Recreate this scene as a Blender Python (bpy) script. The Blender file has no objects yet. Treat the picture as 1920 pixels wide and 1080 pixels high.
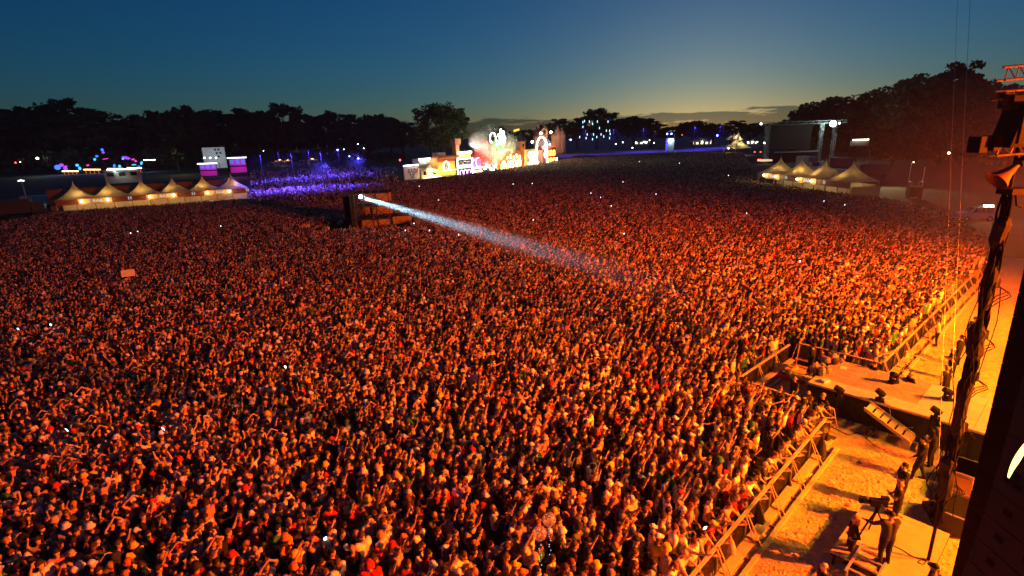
import bpy, bmesh, math, random
import numpy as np
from mathutils import Vector, Matrix
SKY_ELEV, SKY_AIR, SKY_DUST, SKY_OZONE, SKY_STRENGTH = 3.0, 1.0, 0.3, 6.0, 0.071
RED, AMBER = (1.0, 0.102, 0.001), (1.0, 0.41, 0.006)      # red wash over the audience, amber floods over the pit
STAGE_LAMPS = [(26, 14, 12, 235000, 6, -11, RED), (34, 14, 12, 155000, 35, -14, RED), (46, 14, 12, 170000, 50, -14, RED),
               (24, 6, 8, 12500, 17, -5, AMBER), (34, 6, 8, 16500, 30, -6, AMBER), (46, 6, 8, 16000, 42, -7, AMBER)]
SPOT_POWER, BEAM_DENS, HAZE, BAR_LIT, FAIR_LIT, BLUE_LIT = 2300000, .045, .00012, 70, 1.8, .6
SMOKE = .005

random.seed(7)
RNG = np.random.default_rng(7)
scene = bpy.context.scene
R = math.radians
# ------------------------------------------------------------------ camera
CAM_H, CAM_F, CAM_PITCH, CAM_ROLL = 13.0, 1008.0, R(15.9), R(1.9)
_fw = Vector((0, math.cos(CAM_PITCH), -math.sin(CAM_PITCH)))
_r0 = Vector((1, 0, 0)); _u0 = _r0.cross(_fw)
_c, _s = math.cos(CAM_ROLL), math.sin(CAM_ROLL)
_right = _r0 * _c - _u0 * _s
_up = _u0 * _c + _r0 * _s
cam_data = bpy.data.cameras.new('camera')
cam_data.sensor_width = 36.0
cam_data.lens = 36.0 * CAM_F / 1920.0
cam_data.clip_start = 0.1
cam_data.clip_end = 6000
cam = bpy.data.objects.new('camera', cam_data)
scene.collection.objects.link(cam)
cam.matrix_world = Matrix(((_right.x, _up.x, -_fw.x, 0), (_right.y, _up.y, -_fw.y, 0),
                           (_right.z, _up.z, -_fw.z, CAM_H), (0, 0, 0, 1)))
scene.camera = cam
scene.view_settings.view_transform = 'Standard'
scene.view_settings.look = 'None'
scene.view_settings.gamma = 1.0
scene.view_settings.exposure = 0.0
scene.view_settings.use_curve_mapping = False
cy = scene.cycles
cy.use_denoising = True
cy.max_bounces = 4; cy.diffuse_bounces = 2; cy.glossy_bounces = 2; cy.transmission_bounces = 4
cy.volume_bounces = 0; cy.transparent_max_bounces = 8
cy.sample_clamp_indirect = 60.0
cy.volume_max_steps = 192; cy.volume_step_rate = 0.35

# ------------------------------------------------------------------ dusk sky
world = bpy.data.worlds.new('World')
scene.world = world
world.use_nodes = True
wn, wl = world.node_tree.nodes, world.node_tree.links
wn.clear()
SUN_AZ = 19.0                                  # degrees right of +Y, where the afterglow stands
w_out = wn.new('ShaderNodeOutputWorld')
w_bg = wn.new('ShaderNodeBackground')
sky = wn.new('ShaderNodeTexSky')
sky.sky_type = 'NISHITA'
sky.sun_disc = False
sky.sun_elevation = R(SKY_ELEV)
sky.sun_rotation = R(SUN_AZ)
sky.altitude = 0
sky.air_density = SKY_AIR; sky.dust_density = SKY_DUST; sky.ozone_density = SKY_OZONE
w_bg.inputs['Strength'].default_value = SKY_STRENGTH
# a low bank of evening cloud along the horizon
tc = wn.new('ShaderNodeTexCoord')
sep = wn.new('ShaderNodeSeparateXYZ'); wl.new(tc.outputs['Generated'], sep.inputs[0])
mp = wn.new('ShaderNodeMapping'); mp.inputs['Scale'].default_value = (5, 5, 42)
wl.new(tc.outputs['Generated'], mp.inputs['Vector'])
nz = wn.new('ShaderNodeTexNoise'); nz.inputs['Scale'].default_value = 2.2; nz.inputs['Detail'].default_value = 6
nz.inputs['Roughness'].default_value = 0.62
wl.new(mp.outputs[0], nz.inputs['Vector'])
hb = wn.new('ShaderNodeMapRange'); hb.interpolation_type = 'SMOOTHSTEP'
hb.inputs['From Min'].default_value = 0.012; hb.inputs['From Max'].default_value = 0.052
hb.inputs['To Min'].default_value = 0.17; hb.inputs['To Max'].default_value = -0.34
wl.new(sep.outputs['Z'], hb.inputs['Value'])
ad = wn.new('ShaderNodeMath'); ad.operation = 'ADD'
wl.new(nz.outputs['Fac'], ad.inputs[0]); wl.new(hb.outputs[0], ad.inputs[1])
cm = wn.new('ShaderNodeMapRange'); cm.interpolation_type = 'SMOOTHSTEP'
cm.inputs['From Min'].default_value = 0.50; cm.inputs['From Max'].default_value = 0.60
cm.inputs['To Min'].default_value = 0.0; cm.inputs['To Max'].default_value = 0.82
wl.new(ad.outputs[0], cm.inputs['Value'])
cmix = wn.new('ShaderNodeMixRGB'); cmix.blend_type = 'MULTIPLY'
cmix.inputs['Color2'].default_value = (0.17, 0.24, 0.36, 1)
wl.new(cm.outputs[0], cmix.inputs['Fac']); wl.new(sky.outputs[0], cmix.inputs['Color1'])
wb = wn.new('ShaderNodeMixRGB'); wb.blend_type = 'MULTIPLY'; wb.inputs['Fac'].default_value = 1.0
wb.inputs['Color2'].default_value = (1.03, 1.09, 0.95, 1)          # the camera's cool white balance
wl.new(cmix.outputs[0], wb.inputs['Color1'])
gm = wn.new('ShaderNodeGamma'); gm.inputs['Gamma'].default_value = 1.1
wl.new(wb.outputs[0], gm.inputs['Color']); wl.new(gm.outputs[0], w_bg.inputs['Color'])
wl.new(w_bg.outputs[0], w_out.inputs['Surface'])

# ------------------------------------------------------------------ places
def ray(px, py):
    return _right * ((px - 960) / CAM_F) + _up * ((540 - py) / CAM_F) + _fw
def G(px, py, z=0.0):
    d = ray(px, py); k = (z - CAM_H) / d.z
    return Vector((d.x * k, d.y * k, z))
def AT(px, py, Y):
    d = ray(px, py); k = Y / d.y
    return Vector((d.x * k, Y, CAM_H + d.z * k))
def PX(p):
    v = Vector(p) - Vector((0, 0, CAM_H)); z = v.dot(_fw)
    return 960 + CAM_F * v.dot(_right) / z, 540 - CAM_F * v.dot(_up) / z
STAGE_A = R(41.5)
TV = Vector((math.cos(STAGE_A), math.sin(STAGE_A), 0))    # along the stage front
NV = Vector((math.sin(STAGE_A), -math.cos(STAGE_A), 0))   # towards the stage
def SP(t, n, z=0.0):
    p = TV * t + NV * n; p.z = z
    return p

# ------------------------------------------------------------------ lights of the stage
def add_light(name, kind, loc, energy, color, target=None, size=0.3, spot=60, blend=0.6, shape=None, parent=None):
    d = bpy.data.lights.new(name, kind)
    d.energy = energy; d.color = color
    if kind == 'AREA':
        d.size = size
        if shape: d.shape = 'RECTANGLE'; d.size, d.size_y = shape
    else:
        d.shadow_soft_size = size
    if kind == 'SPOT':
        d.spot_size = R(spot); d.spot_blend = blend
    o = bpy.data.objects.new(name, d)
    scene.collection.objects.link(o)
    o.location = loc
    if target is not None:
        o.rotation_euler = (Vector(target) - Vector(loc)).to_track_quat('-Z', 'Y').to_euler()
    return o
for i, (t, n, z, e, tt, nn, lc) in enumerate(STAGE_LAMPS):
    add_light('stage_floodlight', 'SPOT', SP(t, n, z), e, lc, SP(tt, nn, 0), size=0.45, spot=78 if lc[1] < .2 else 96, blend=1.0)
# ------------------------------------------------------------------ helpers
COL = scene.collection
class MB:
    """collects shapes into one mesh"""
    def __init__(s): s.v = []; s.f = []; s.m = []
    def add(s, vs, fs, mat=0):
        o = len(s.v); s.v += [tuple(v) for v in vs]
        s.f += [tuple(i + o for i in f) for f in fs]; s.m += [mat] * len(fs)
        return s
    def box(s, c, d, rz=0.0, mat=0, rot=None):
        hx, hy, hz = d[0] / 2, d[1] / 2, d[2] / 2
        vs = [Vector((x, y, z)) for z in (-hz, hz) for y in (-hy, hy) for x in (-hx, hx)]
        M = rot if rot is not None else Matrix.Rotation(rz, 3, 'Z')
        vs = [M @ v + Vector(c) for v in vs]
        return s.add(vs, [(0, 2, 3, 1), (4, 5, 7, 6), (0, 1, 5, 4), (2, 6, 7, 3), (0, 4, 6, 2), (1, 3, 7, 5)], mat)
    def tube(s, pts, rad, n=8, mat=0, cap=True, sx=1.0):
        pts = [Vector(p) for p in pts]
        if not isinstance(rad, (list, tuple)): rad = [rad] * len(pts)
        o = []; fs = []; k = len(pts)
        ref = None
        for i, p in enumerate(pts):
            a = pts[max(i - 1, 0)]; b = pts[min(i + 1, k - 1)]
            d = (b - a)
            d = d.normalized() if d.length > 1e-9 else Vector((0, 0, 1))
            if ref is None:
                ref = Vector((0, 1, 0)) if abs(d.y) < 0.8 else Vector((1, 0, 0))
            u = (ref - d * ref.dot(d)).normalized(); w = d.cross(u); ref = u
            for j in range(n):
                t = 2 * math.pi * j / n
                o.append(p + u * (rad[i] * math.cos(t)) + w * (rad[i] * sx * math.sin(t)))
        for i in range(k - 1):
            for j in range(n):
                j2 = (j + 1) % n
                fs.append((i * n + j, i * n + j2, (i + 1) * n + j2, (i + 1) * n + j))
        if cap:
            fs.append(tuple(reversed(range(n)))); fs.append(tuple((k - 1) * n + j for j in range(n)))
        return s.add(o, fs, mat)
    def ell(s, c, r, nu=10, nv=7, mat=0, rot=None, z0=-1.0, z1=1.0):
        c = Vector(c); vs = []; fs = []
        a0, a1 = math.asin(max(-1, z0)), math.asin(min(1, z1))
        for i in range(nv + 1):
            a = a0 + (a1 - a0) * i / nv
            for j in range(nu):
                t = 2 * math.pi * j / nu
                v = Vector((r[0] * math.cos(a) * math.cos(t), r[1] * math.cos(a) * math.sin(t), r[2] * math.sin(a)))
                vs.append((rot @ v if rot is not None else v) + c)
        for i in range(nv):
            for j in range(nu):
                j2 = (j + 1) % nu
                fs.append((i * nu + j, i * nu + j2, (i + 1) * nu + j2, (i + 1) * nu + j))
        fs.append(tuple(reversed(range(nu)))); fs.append(tuple(nv * nu + j for j in range(nu)))
        return s.add(vs, fs, mat)
    def prism(s, poly, y0, y1, mat=0):
        """poly in (x, z), drawn out along y"""
        n = len(poly)
        vs = [(x, y0, z) for x, z in poly] + [(x, y1, z) for x, z in poly]
        fs = [tuple(range(n)), tuple(reversed(range(n, 2 * n)))]
        fs += [(i, i + n, (i + 1) % n + n, (i + 1) % n) for i in range(n)]
        return s.add(vs, fs, mat)
    def quad(s, a, b, c, d, mat=0): return s.add([a, b, c, d], [(0, 1, 2, 3)], mat)
    def mesh(s, name, mats, smooth=False):
        me = bpy.data.meshes.new(name)
        me.from_pydata(s.v, [], s.f)
        for m in (mats if isinstance(mats, (list, tuple)) else [mats]): me.materials.append(m)
        me.polygons.foreach_set('material_index', s.m)
        if smooth: me.polygons.foreach_set('use_smooth', [True] * len(s.f))
        me.update()
        return me
    def build(s, name, mats, parent=None, loc=None, smooth=False):
        return place(name, s.mesh(name, mats, smooth), parent, loc)
def place(name, me, parent=None, loc=None, rz=0.0, scale=None):
    o = bpy.data.objects.new(name, me); COL.objects.link(o)
    if parent is not None: o.parent = parent
    if loc is not None: o.location = loc
    if rz: o.rotation_euler = (0, 0, rz)
    if scale is not None: o.scale = scale
    return o
def tag(o, label=None, cat=None, group=None, kind=None):
    if label: o['label'] = label
    if cat: o['category'] = cat
    if group: o['group'] = group
    if kind: o['kind'] = kind
    return o
def thing(name, label, cat, loc=(0, 0, 0), rz=0.0, group=None):
    o = bpy.data.objects.new(name, None); COL.objects.link(o)
    o.empty_display_size = 0.2
    o.location = loc; o.rotation_euler = (0, 0, rz)
    return tag(o, label, cat, group)
def copy_tree(o, parent=None):
    c = o.copy(); COL.objects.link(c); c.parent = parent
    for ch in list(o.children): copy_tree(ch, c)
    return c
def face_dir(v): return math.atan2(v[1], v[0])
ORD = ['first', 'second', 'third', 'fourth', 'fifth', 'sixth', 'seventh', 'eighth', 'ninth', 'tenth', 'eleventh', 'twelfth',
       'thirteenth', 'fourteenth', 'fifteenth', 'sixteenth', 'seventeenth', 'eighteenth', 'nineteenth', 'twentieth',
       'twenty-first', 'twenty-second', 'twenty-third', 'twenty-fourth', 'twenty-fifth', 'twenty-sixth', 'twenty-seventh', 'twenty-eighth', 'twenty-ninth', 'thirtieth', 'thirty-first', 'thirty-second', 'thirty-third', 'thirty-fourth']

# ------------------------------------------------------------------ materials
_M = {}
def mat(name, col, rough=0.7, metal=0.0, var=0.0, vscale=6.0, bump=0.0, bscale=30.0, emit=None, estr=0.0, transl=0.0, spec=0.5, alpha=1.0):
    if name in _M: return _M[name]
    m = bpy.data.materials.new(name); m.use_nodes = True; _M[name] = m
    nt = m.node_tree; N, L = nt.nodes, nt.links
    b = N['Principled BSDF']; b.inputs['Roughness'].default_value = rough; b.inputs['Metallic'].default_value = metal
    b.inputs['Specular IOR Level'].default_value = spec
    c4 = (*col, 1); b.inputs['Base Color'].default_value = c4
    if alpha < 1: b.inputs['Alpha'].default_value = alpha
    if var or bump:
        t = N.new('ShaderNodeTexCoord')
    if var:
        nz = N.new('ShaderNodeTexNoise'); nz.inputs['Scale'].default_value = vscale; nz.inputs['Detail'].default_value = 5
        nz.inputs['Roughness'].default_value = 0.65
        L.new(t.outputs['Object'], nz.inputs['Vector'])
        mr = N.new('ShaderNodeMapRange'); mr.inputs['From Min'].default_value = 0.25; mr.inputs['From Max'].default_value = 0.75
        mr.inputs['To Min'].default_value = 1 - var; mr.inputs['To Max'].default_value = 1 + var
        L.new(nz.outputs['Fac'], mr.inputs['Value'])
        mx = N.new('ShaderNodeVectorMath'); mx.operation = 'SCALE'
        mx.inputs[0].default_value = col; L.new(mr.outputs[0], mx.inputs['Scale'])
        L.new(mx.outputs[0], b.inputs['Base Color'])
        r2 = N.new('ShaderNodeMapRange'); r2.inputs['To Min'].default_value = max(0.05, rough - 0.15); r2.inputs['To Max'].default_value = min(1, rough + 0.15)
        L.new(nz.outputs['Fac'], r2.inputs['Value']); L.new(r2.outputs[0], b.inputs['Roughness'])
    if bump:
        n2 = N.new('ShaderNodeTexNoise'); n2.inputs['Scale'].default_value = bscale; n2.inputs['Detail'].default_value = 4
        L.new(t.outputs['Object'], n2.inputs['Vector'])
        bp = N.new('ShaderNodeBump'); bp.inputs['Strength'].default_value = bump; bp.inputs['Distance'].default_value = 0.05
        L.new(n2.outputs['Fac'], bp.inputs['Height']); L.new(bp.outputs[0], b.inputs['Normal'])
    if emit:
        b.inputs['Emission Color'].default_value = (*emit, 1); b.inputs['Emission Strength'].default_value = estr
    if transl:
        tr = N.new('ShaderNodeBsdfTranslucent'); tr.inputs['Color'].default_value = c4
        ms = N.new('ShaderNodeMixShader'); ms.inputs[0].default_value = transl
        out = [n for n in N if n.type == 'OUTPUT_MATERIAL'][0]
        L.new(b.outputs[0], ms.inputs[1]); L.new(tr.outputs[0], ms.inputs[2]); L.new(ms.outputs[0], out.inputs['Surface'])
    return m
def lamp_mat(name, col, strength): return mat(name, (0.02, 0.02, 0.02), 0.5, emit=col, estr=strength)
def attr_mat(name, attr, rough, var=0.12, vscale=9.0, spec=0.3):
    """a surface whose colour is carried by each person"""
    m = bpy.data.materials.new(name); m.use_nodes = True
    nt = m.node_tree; N, L = nt.nodes, nt.links
    b = N['Principled BSDF']; b.inputs['Roughness'].default_value = rough; b.inputs['Specular IOR Level'].default_value = spec
    a = N.new('ShaderNodeAttribute'); a.attribute_type = 'INSTANCER'; a.attribute_name = attr
    t = N.new('ShaderNodeTexCoord'); nz = N.new('ShaderNodeTexNoise'); nz.inputs['Scale'].default_value = vscale; nz.inputs['Detail'].default_value = 3
    L.new(t.outputs['Object'], nz.inputs['Vector'])
    mr = N.new('ShaderNodeMapRange'); mr.inputs['From Min'].default_value = 0.3; mr.inputs['From Max'].default_value = 0.7
    mr.inputs['To Min'].default_value = 1 - var; mr.inputs['To Max'].default_value = 1 + var
    L.new(nz.outputs['Fac'], mr.inputs['Value'])
    mx = N.new('ShaderNodeVectorMath'); mx.operation = 'SCALE'
    L.new(a.outputs['Color'], mx.inputs[0]); L.new(mr.outputs[0], mx.inputs['Scale']); L.new(mx.outputs[0], b.inputs['Base Color'])
    return m
M_BLACK = mat('black_paint', (0.011, 0.010, 0.010), 0.8, var=0.3, spec=0.2)
M_BLACKCLOTH = mat('black_cloth', (0.016, 0.015, 0.015), 0.9, var=0.3, bump=0.3, bscale=14)
M_STEEL = mat('galvanised_steel', (0.42, 0.42, 0.42), 0.42, 0.85, var=0.2, vscale=14)
M_ALU = mat('aluminium', (0.62, 0.62, 0.62), 0.38, 0.7, var=0.15, vscale=18)
M_PLY = mat('plywood', (0.50, 0.40, 0.27), 0.75, var=0.22, vscale=3.5, bump=0.15)
M_CABLE = mat('rubber_cable', (0.008, 0.008, 0.008), 0.9, spec=0.1)
M_WHITE = mat('white_paint', (0.72, 0.72, 0.70), 0.5, var=0.08)
M_RUBBER = mat('tyre_rubber', (0.015, 0.015, 0.015), 0.85)
M_GLASS = mat('dark_window_glass', (0.02, 0.025, 0.03), 0.08, spec=0.8)
# ------------------------------------------------------------------ people: bodies, clothes, hair, hats
M_SKIN = attr_mat('skin', 'skin_col', 0.55, 0.06)
M_TOP = attr_mat('shirt_cloth', 'shirt_col', 0.88, 0.16)
M_LEGS = attr_mat('trouser_cloth', 'leg_col', 0.88, 0.12)
M_HAIR = attr_mat('hair_or_hat', 'hair_col', 0.75, 0.18, 22)
M_EYE = mat('eye_and_lip', (0.03, 0.015, 0.012), 0.4)
PEOPLE_MATS = [M_SKIN, M_TOP, M_LEGS, M_HAIR, M_EYE]

def arms(re, rw, le, lw):
    return dict(re=re, rw=rw, le=le, lw=lw)
IDLE_R, IDLE_L = ((-.02, -.25, 1.14), (.12, -.22, .93)), ((-.02, .25, 1.14), (.12, .22, .93))
POSES = {
    'idle':  arms(*IDLE_R, *IDLE_L),
    'clap':  arms((.10, -.25, 1.18), (.32, -.035, 1.30), (.10, .25, 1.18), (.32, .035, 1.30)),
    'upr':   arms((.12, -.26, 1.62), (.24, -.21, 1.87), *IDLE_L),
    'upl':   arms(*IDLE_R, (.10, .27, 1.62), (.20, .24, 1.88)),
    'up2':   arms((.10, -.29, 1.61), (.20, -.25, 1.87), (.10, .29, 1.61), (.18, .26, 1.86)),
    'over':  arms((.08, -.30, 1.60), (.16, -.06, 1.84), (.08, .30, 1.60), (.16, .06, 1.84)),
    'phone': arms((.22, -.20, 1.30), (.40, -.07, 1.53), (.22, .20, 1.30), (.40, .07, 1.53)),
    'point': arms((.26, -.20, 1.49), (.50, -.16, 1.60), *IDLE_L),
    'cross': arms((.10, -.27, 1.17), (.25, .06, 1.21), (.10, .27, 1.17), (.27, -.06, 1.16)),
    'lean':  arms((.38, -.26, 1.14), (.60, -.10, 1.15), (.38, .26, 1.14), (.60, .12, 1.13)),
    'hips':  arms((-.08, -.36, 1.18), (.06, -.20, 1.02), (-.08, .36, 1.18), (.06, .20, 1.02)),
    'film':  arms((.26, -.24, 1.28), (.42, -.10, 1.48), (.22, .32, 1.20), (.46, .36, 1.12)),
    'walk':  arms((-.10, -.27, 1.15), (-.02, -.30, .92), (.10, .26, 1.15), (.26, .22, .98)),
}
POSE_TEXT = {
    'idle': 'arms down', 'clap': 'hands clasped', 'upr': 'right arm raised', 'upl': 'left arm raised', 'up2': 'both arms raised',
    'over': 'hands joined overhead', 'phone': 'hands before face', 'point': 'pointing ahead',
    'cross': 'arms folded', 'lean': 'leaning over the rail', 'hips': 'hands on hips', 'film': 'working a camera', 'walk': 'striding'}
def skeleton(pose, fem):
    P = POSES[pose]
    lean = 0.30 if pose == 'lean' else 0.0
    sw = 0.165 if fem else 0.195
    k = 0.86 if fem else 1.0
    V3 = lambda x, y, z: Vector((x + lean * max(0, z - 0.95) * 0.62, y, z - lean * max(0, z - 0.95) * 0.12))
    b = []
    def bone(p, q, r0, r1, reg): b.append((V3(*p), V3(*q), r0, r1, reg))
    # torso
    for s in (-1, 1):
        bone((0, s * .075, .93), (0, s * .06, 1.10), .115 if fem else .105, .092 if fem else .105, 1)
        bone((0, s * .06, 1.10), (.01, s * .095, 1.34), .092 if fem else .105, .105 * k + .01, 1)
        bone((.01, s * .095, 1.34), (0, s * sw, 1.425), .10 * k, .072 * k, 1)
    if fem:
        for s in (-1, 1): bone((.07, s * .07, 1.27), (.085, s * .07, 1.26), .062, .05, 1)
    bone((0, 0, 1.40), (.012, 0, 1.50), .062 * k, .055 * k, 0)
    # legs
    st = 0.20 if pose == 'walk' else 0.0
    for s in (-1, 1):
        f = st * s
        bone((0, s * .085, .92), (.03 + f * .5, s * .105, .50), .098, .066, 2)
        bone((.03 + f * .5, s * .105, .50), (-.02 + f, s * .115, .10), .062, .045, 3)
        bone((-.03 + f, s * .115, .05), (.14 + f, s * .13, .04), .045, .038, 4)
    # arms
    hands = []
    for s, e, w in ((-1, P['re'], P['rw']), (1, P['le'], P['lw'])):
        if pose == 'lean':
            sh = V3(0, s * sw, 1.42); e = Vector(e); w = Vector(w)
        else:
            sh = Vector((0, s * sw, 1.42)); e = Vector(e); w = Vector(w)
        m = sh.lerp(e, .55)
        b.append((sh, m, .058 * k, .052 * k, 5)); b.append((m, e, .050 * k, .043 * k, 6))
        b.append((e, w, .041 * k, .029 * k, 7))
        d = (w - e).normalized()
        b.append((w, w + d * .075, .034, .036, 0)); hands.append((w, d, s))
    hc = V3(.03, 0, 1.615)
    return b, hands, hc
def head_shape(mb, hc):
    mb.ell(hc + Vector((-.005, 0, .02)), (.098, .078, .10), 12, 8)            # skull
    mb.ell(hc + Vector((.028, 0, -.045)), (.066, .058, .075), 10, 7)         # jaw
    mb.tube([hc + Vector((.085, 0, .02)), hc + Vector((.108, 0, -.018))], [.010, .017], 6)   # nose
    for s in (-1, 1): mb.ell(hc + Vector((-.002, s * .079, -.005)), (.02, .012, .03), 6, 4)  # ears
def evaluated(ob):
    dg = bpy.context.evaluated_depsgraph_get()
    return bpy.data.meshes.new_from_object(ob.evaluated_get(dg))
def grow(pose, fem, voxel, tris, fat=1.0):
    """one continuous skin over the posed skeleton -> verts, tri faces"""
    bones, hands, hc = skeleton(pose, fem)
    mb = MB()
    for p, q, r0, r1, reg in bones:
        d = (q - p); L = d.length; d = d / L if L else Vector((0, 0, 1))
        if reg in (1, 2): r0, r1 = r0 * fat, r1 * fat
        mb.tube([p - d * r0 * .85, p - d * r0 * .45, p, q, q + d * r1 * .45, q + d * r1 * .85],
                [r0 * .45, r0 * .88, r0, r1, r1 * .88, r1 * .45], 10)
    head_shape(mb, hc)
    me = mb.mesh('tmp', M_EYE)
    ob = bpy.data.objects.new('tmp', me); COL.objects.link(ob)
    rm = ob.modifiers.new('r', 'REMESH'); rm.mode = 'VOXEL'; rm.voxel_size = voxel
    sm = ob.modifiers.new('s', 'SMOOTH'); sm.factor = .5; sm.iterations = 3
    me2 = evaluated(ob)
    n = sum(len(p.vertices) - 2 for p in me2.polygons)
    ob.modifiers.clear(); ob.data = me2
    dc = ob.modifiers.new('d', 'DECIMATE'); dc.ratio = min(1, tris / max(n, 1))
    dc.use_collapse_triangulate = True
    me3 = evaluated(ob)
    bpy.data.objects.remove(ob)
    V = np.empty(len(me3.vertices) * 3, np.float32); me3.vertices.foreach_get('co', V); V = V.reshape(-1, 3)
    NN = np.empty(len(me3.vertices) * 3, np.float32); me3.vertices.foreach_get('normal', NN); NN = NN.reshape(-1, 3)
    F = [tuple(p.vertices) for p in me3.polygons]
    for q in (me, me2, me3): bpy.data.meshes.remove(q)
    C = np.array([V[list(f)].mean(0) for f in F])
    best = np.full(len(C), 9.0); reg = np.zeros(len(C), int)
    for p, q, r0, r1, rg in bones + [(hc + Vector((0, 0, -.03)), hc + Vector((0, 0, .04)), .09, .09, 0)]:
        p, q = np.array(p), np.array(q); d = q - p; L2 = max(d @ d, 1e-6)
        t = np.clip((C - p) @ d / L2, 0, 1)
        dist = np.linalg.norm(C - (p + t[:, None] * d), axis=1) - (r0 + (r1 - r0) * t)
        k = dist < best; best[k] = dist[k]; reg[k] = rg
    return V, NN, F, reg, hands, hc
def hair_mesh(kind, hc, lod=1):
    """hair or hat on the head at hc (skull 0.098 x 0.078 x 0.10)"""
    mb = MB(); c = hc + Vector((-.008, 0, .025)); nu, nv = (12, 6) if lod else (7, 3)
    if kind == 'short':
        mb.ell(c + Vector((-.012, 0, .012)), (.104, .088, .104), nu, nv, 3, z0=-.12)
        mb.ell(c + Vector((-.045, 0, -.02)), (.068, .08, .085), nu, nv, 3)
    elif kind == 'long':
        mb.ell(c + Vector((-.014, 0, .012)), (.108, .094, .108), nu, nv, 3, z0=-.1)
        mb.tube([c + Vector((-.045, 0, .05)), c + Vector((-.07, 0, -.08)), c + Vector((-.085, 0, -.22)), c + Vector((-.08, 0, -.34))],
                [.085, .095, .085, .045], nu - 2, 3)
    elif kind == 'bun':
        mb.ell(c + Vector((-.012, 0, .012)), (.103, .087, .103), nu, nv, 3, z0=-.12)
        mb.ell(c + Vector((-.06, 0, -.01)), (.055, .075, .07), nu, nv, 3)
        mb.ell(c + Vector((-.085, 0, .085)), (.045, .045, .042), nu, nv, 3)
    elif kind == 'bald':
        mb.ell(c + Vector((-.05, 0, -.03)), (.06, .081, .05), nu, nv, 3)
    elif kind in ('cap', 'backcap'):
        s = 1 if kind == 'cap' else -1
        mb.ell(c + Vector((-.006, 0, .018)), (.106, .09, .10), nu, nv, 3, z0=.02)
        vs = []; m = 8 if lod else 5
        for j in range(m + 1):
            a = -1.15 + 2.3 * j / m
            vs.append(c + Vector((s * .088 * math.cos(a) - .004, .085 * math.sin(a), .03)))
            vs.append(c + Vector((s * (.088 + .082 * math.cos(a * .8)) * math.cos(a * .62), .10 * math.sin(a), .012)))
        mb.add(vs, [(2 * j, 2 * j + 1, 2 * j + 3, 2 * j + 2) for j in range(m)], 3)
        mb.add([v + Vector((0, 0, .008)) for v in vs], [(2 * j, 2 * j + 2, 2 * j + 3, 2 * j + 1) for j in range(m)], 3)
    elif kind == 'bucket':
        prof = [(.098, .112), (.086, .125), (.092, .118), (.104, .03), (.150, -.012), (.148, -.02), (.10, .02)]
        vs = []; nn = nu
        for r, z in [(.001, .128), (.07, .126), (.09, .112), (.104, .032), (.150, -.008), (.146, -.018), (.098, .02)]:
            for j in range(nn):
                t = 2 * math.pi * j / nn; vs.append(c + Vector((r * 1.04 * math.cos(t) - .005, r * .95 * math.sin(t), z)))
        mb.add(vs, [(i * nn + j, i * nn + (j + 1) % nn, (i + 1) * nn + (j + 1) % nn, (i + 1) * nn + j) for i in range(6) for j in range(nn)], 3)
    return mb
def tops(garment):
    """which skeleton regions the garment covers"""
    return {'tee': (1, 5), 'tank': (1,), 'long': (1, 5, 6, 7)}[garment]
def fingers(mb, hands):
    for w, d, s in hands:
        side = d.cross(Vector((0, 0, 1)) if abs(d.z) < .8 else Vector((1, 0, 0))).normalized()
        nrm = side.cross(d).normalized(); tip = w + d * .095
        for k, L in enumerate((.055, .072, .066, .050)):
            a = tip + side * ((k - 1.5) * .019)
            mb.tube([a - d * .03, a + d * L * .55, a + d * L + nrm * .018], [.0095, .009, .006], 5, 0)
        mb.tube([w + d * .02 + side * s * .03, w + d * .06 + side * s * .058, w + d * .095 + side * s * .062], [.011, .010, .007], 5, 0)
_HD = {}
def hd_meshes(pose, fem, garment, fat=1.0):
    key = (pose, fem, garment, fat)
    if key in _HD: return _HD[key]
    bk = (pose, fem, fat)
    if bk not in _HD:
        V, NN, F, reg, hands, hc = grow(pose, fem, .021, 1500, fat)
        mb = MB(); mb.add(V.tolist(), F, 0)
        fingers(mb, hands)
        for s in (-1, 1): mb.ell(hc + Vector((.086, s * .03, .008)), (.012, .016, .009), 6, 3, 4)
        mb.ell(hc + Vector((.092, 0, -.062)), (.008, .024, .006), 6, 3, 4)
        body = mb.mesh('person_body', PEOPLE_MATS, True)
        _HD[bk] = (V, NN, F, reg, hc, body)
    V, NN, F, reg, hc, body = _HD[bk]
    def shell(regs, off, name, material, side=0):
        idx = [i for i in range(len(F)) if reg[i] in regs and (side == 0 or side * V[F[i][0]][1] > 0)]
        used = sorted({v for i in idx for v in F[i]}); mp = {v: k for k, v in enumerate(used)}
        me = bpy.data.meshes.new(name)
        me.from_pydata((V[used] + NN[used] * off).tolist(), [], [tuple(mp[v] for v in F[i]) for i in idx])
        me.materials.append(material); me.polygons.foreach_set('use_smooth', [True] * len(idx)); me.update()
        return me
    top = shell(tops(garment), .014, 'shirt', M_TOP)
    lk = ('legs',) + bk
    if lk not in _HD: _HD[lk] = (shell((2, 3), .010, 'trousers', M_LEGS), [shell((4,), .008, 'shoe', M_EYE, 1), shell((4,), .008, 'shoe', M_EYE, -1)])
    _HD[key] = (body, top, _HD[lk][0], _HD[lk][1], hc)
    return _HD[key]
_HAIRM = {}
def hair_obj_mesh(kind, hc):
    k = (kind, tuple(round(x, 3) for x in hc))
    if k not in _HAIRM: _HAIRM[k] = hair_mesh(kind, hc).mesh('hair', PEOPLE_MATS, True)
    return _HAIRM[k]
HATS = ('cap', 'backcap', 'bucket')
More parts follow.
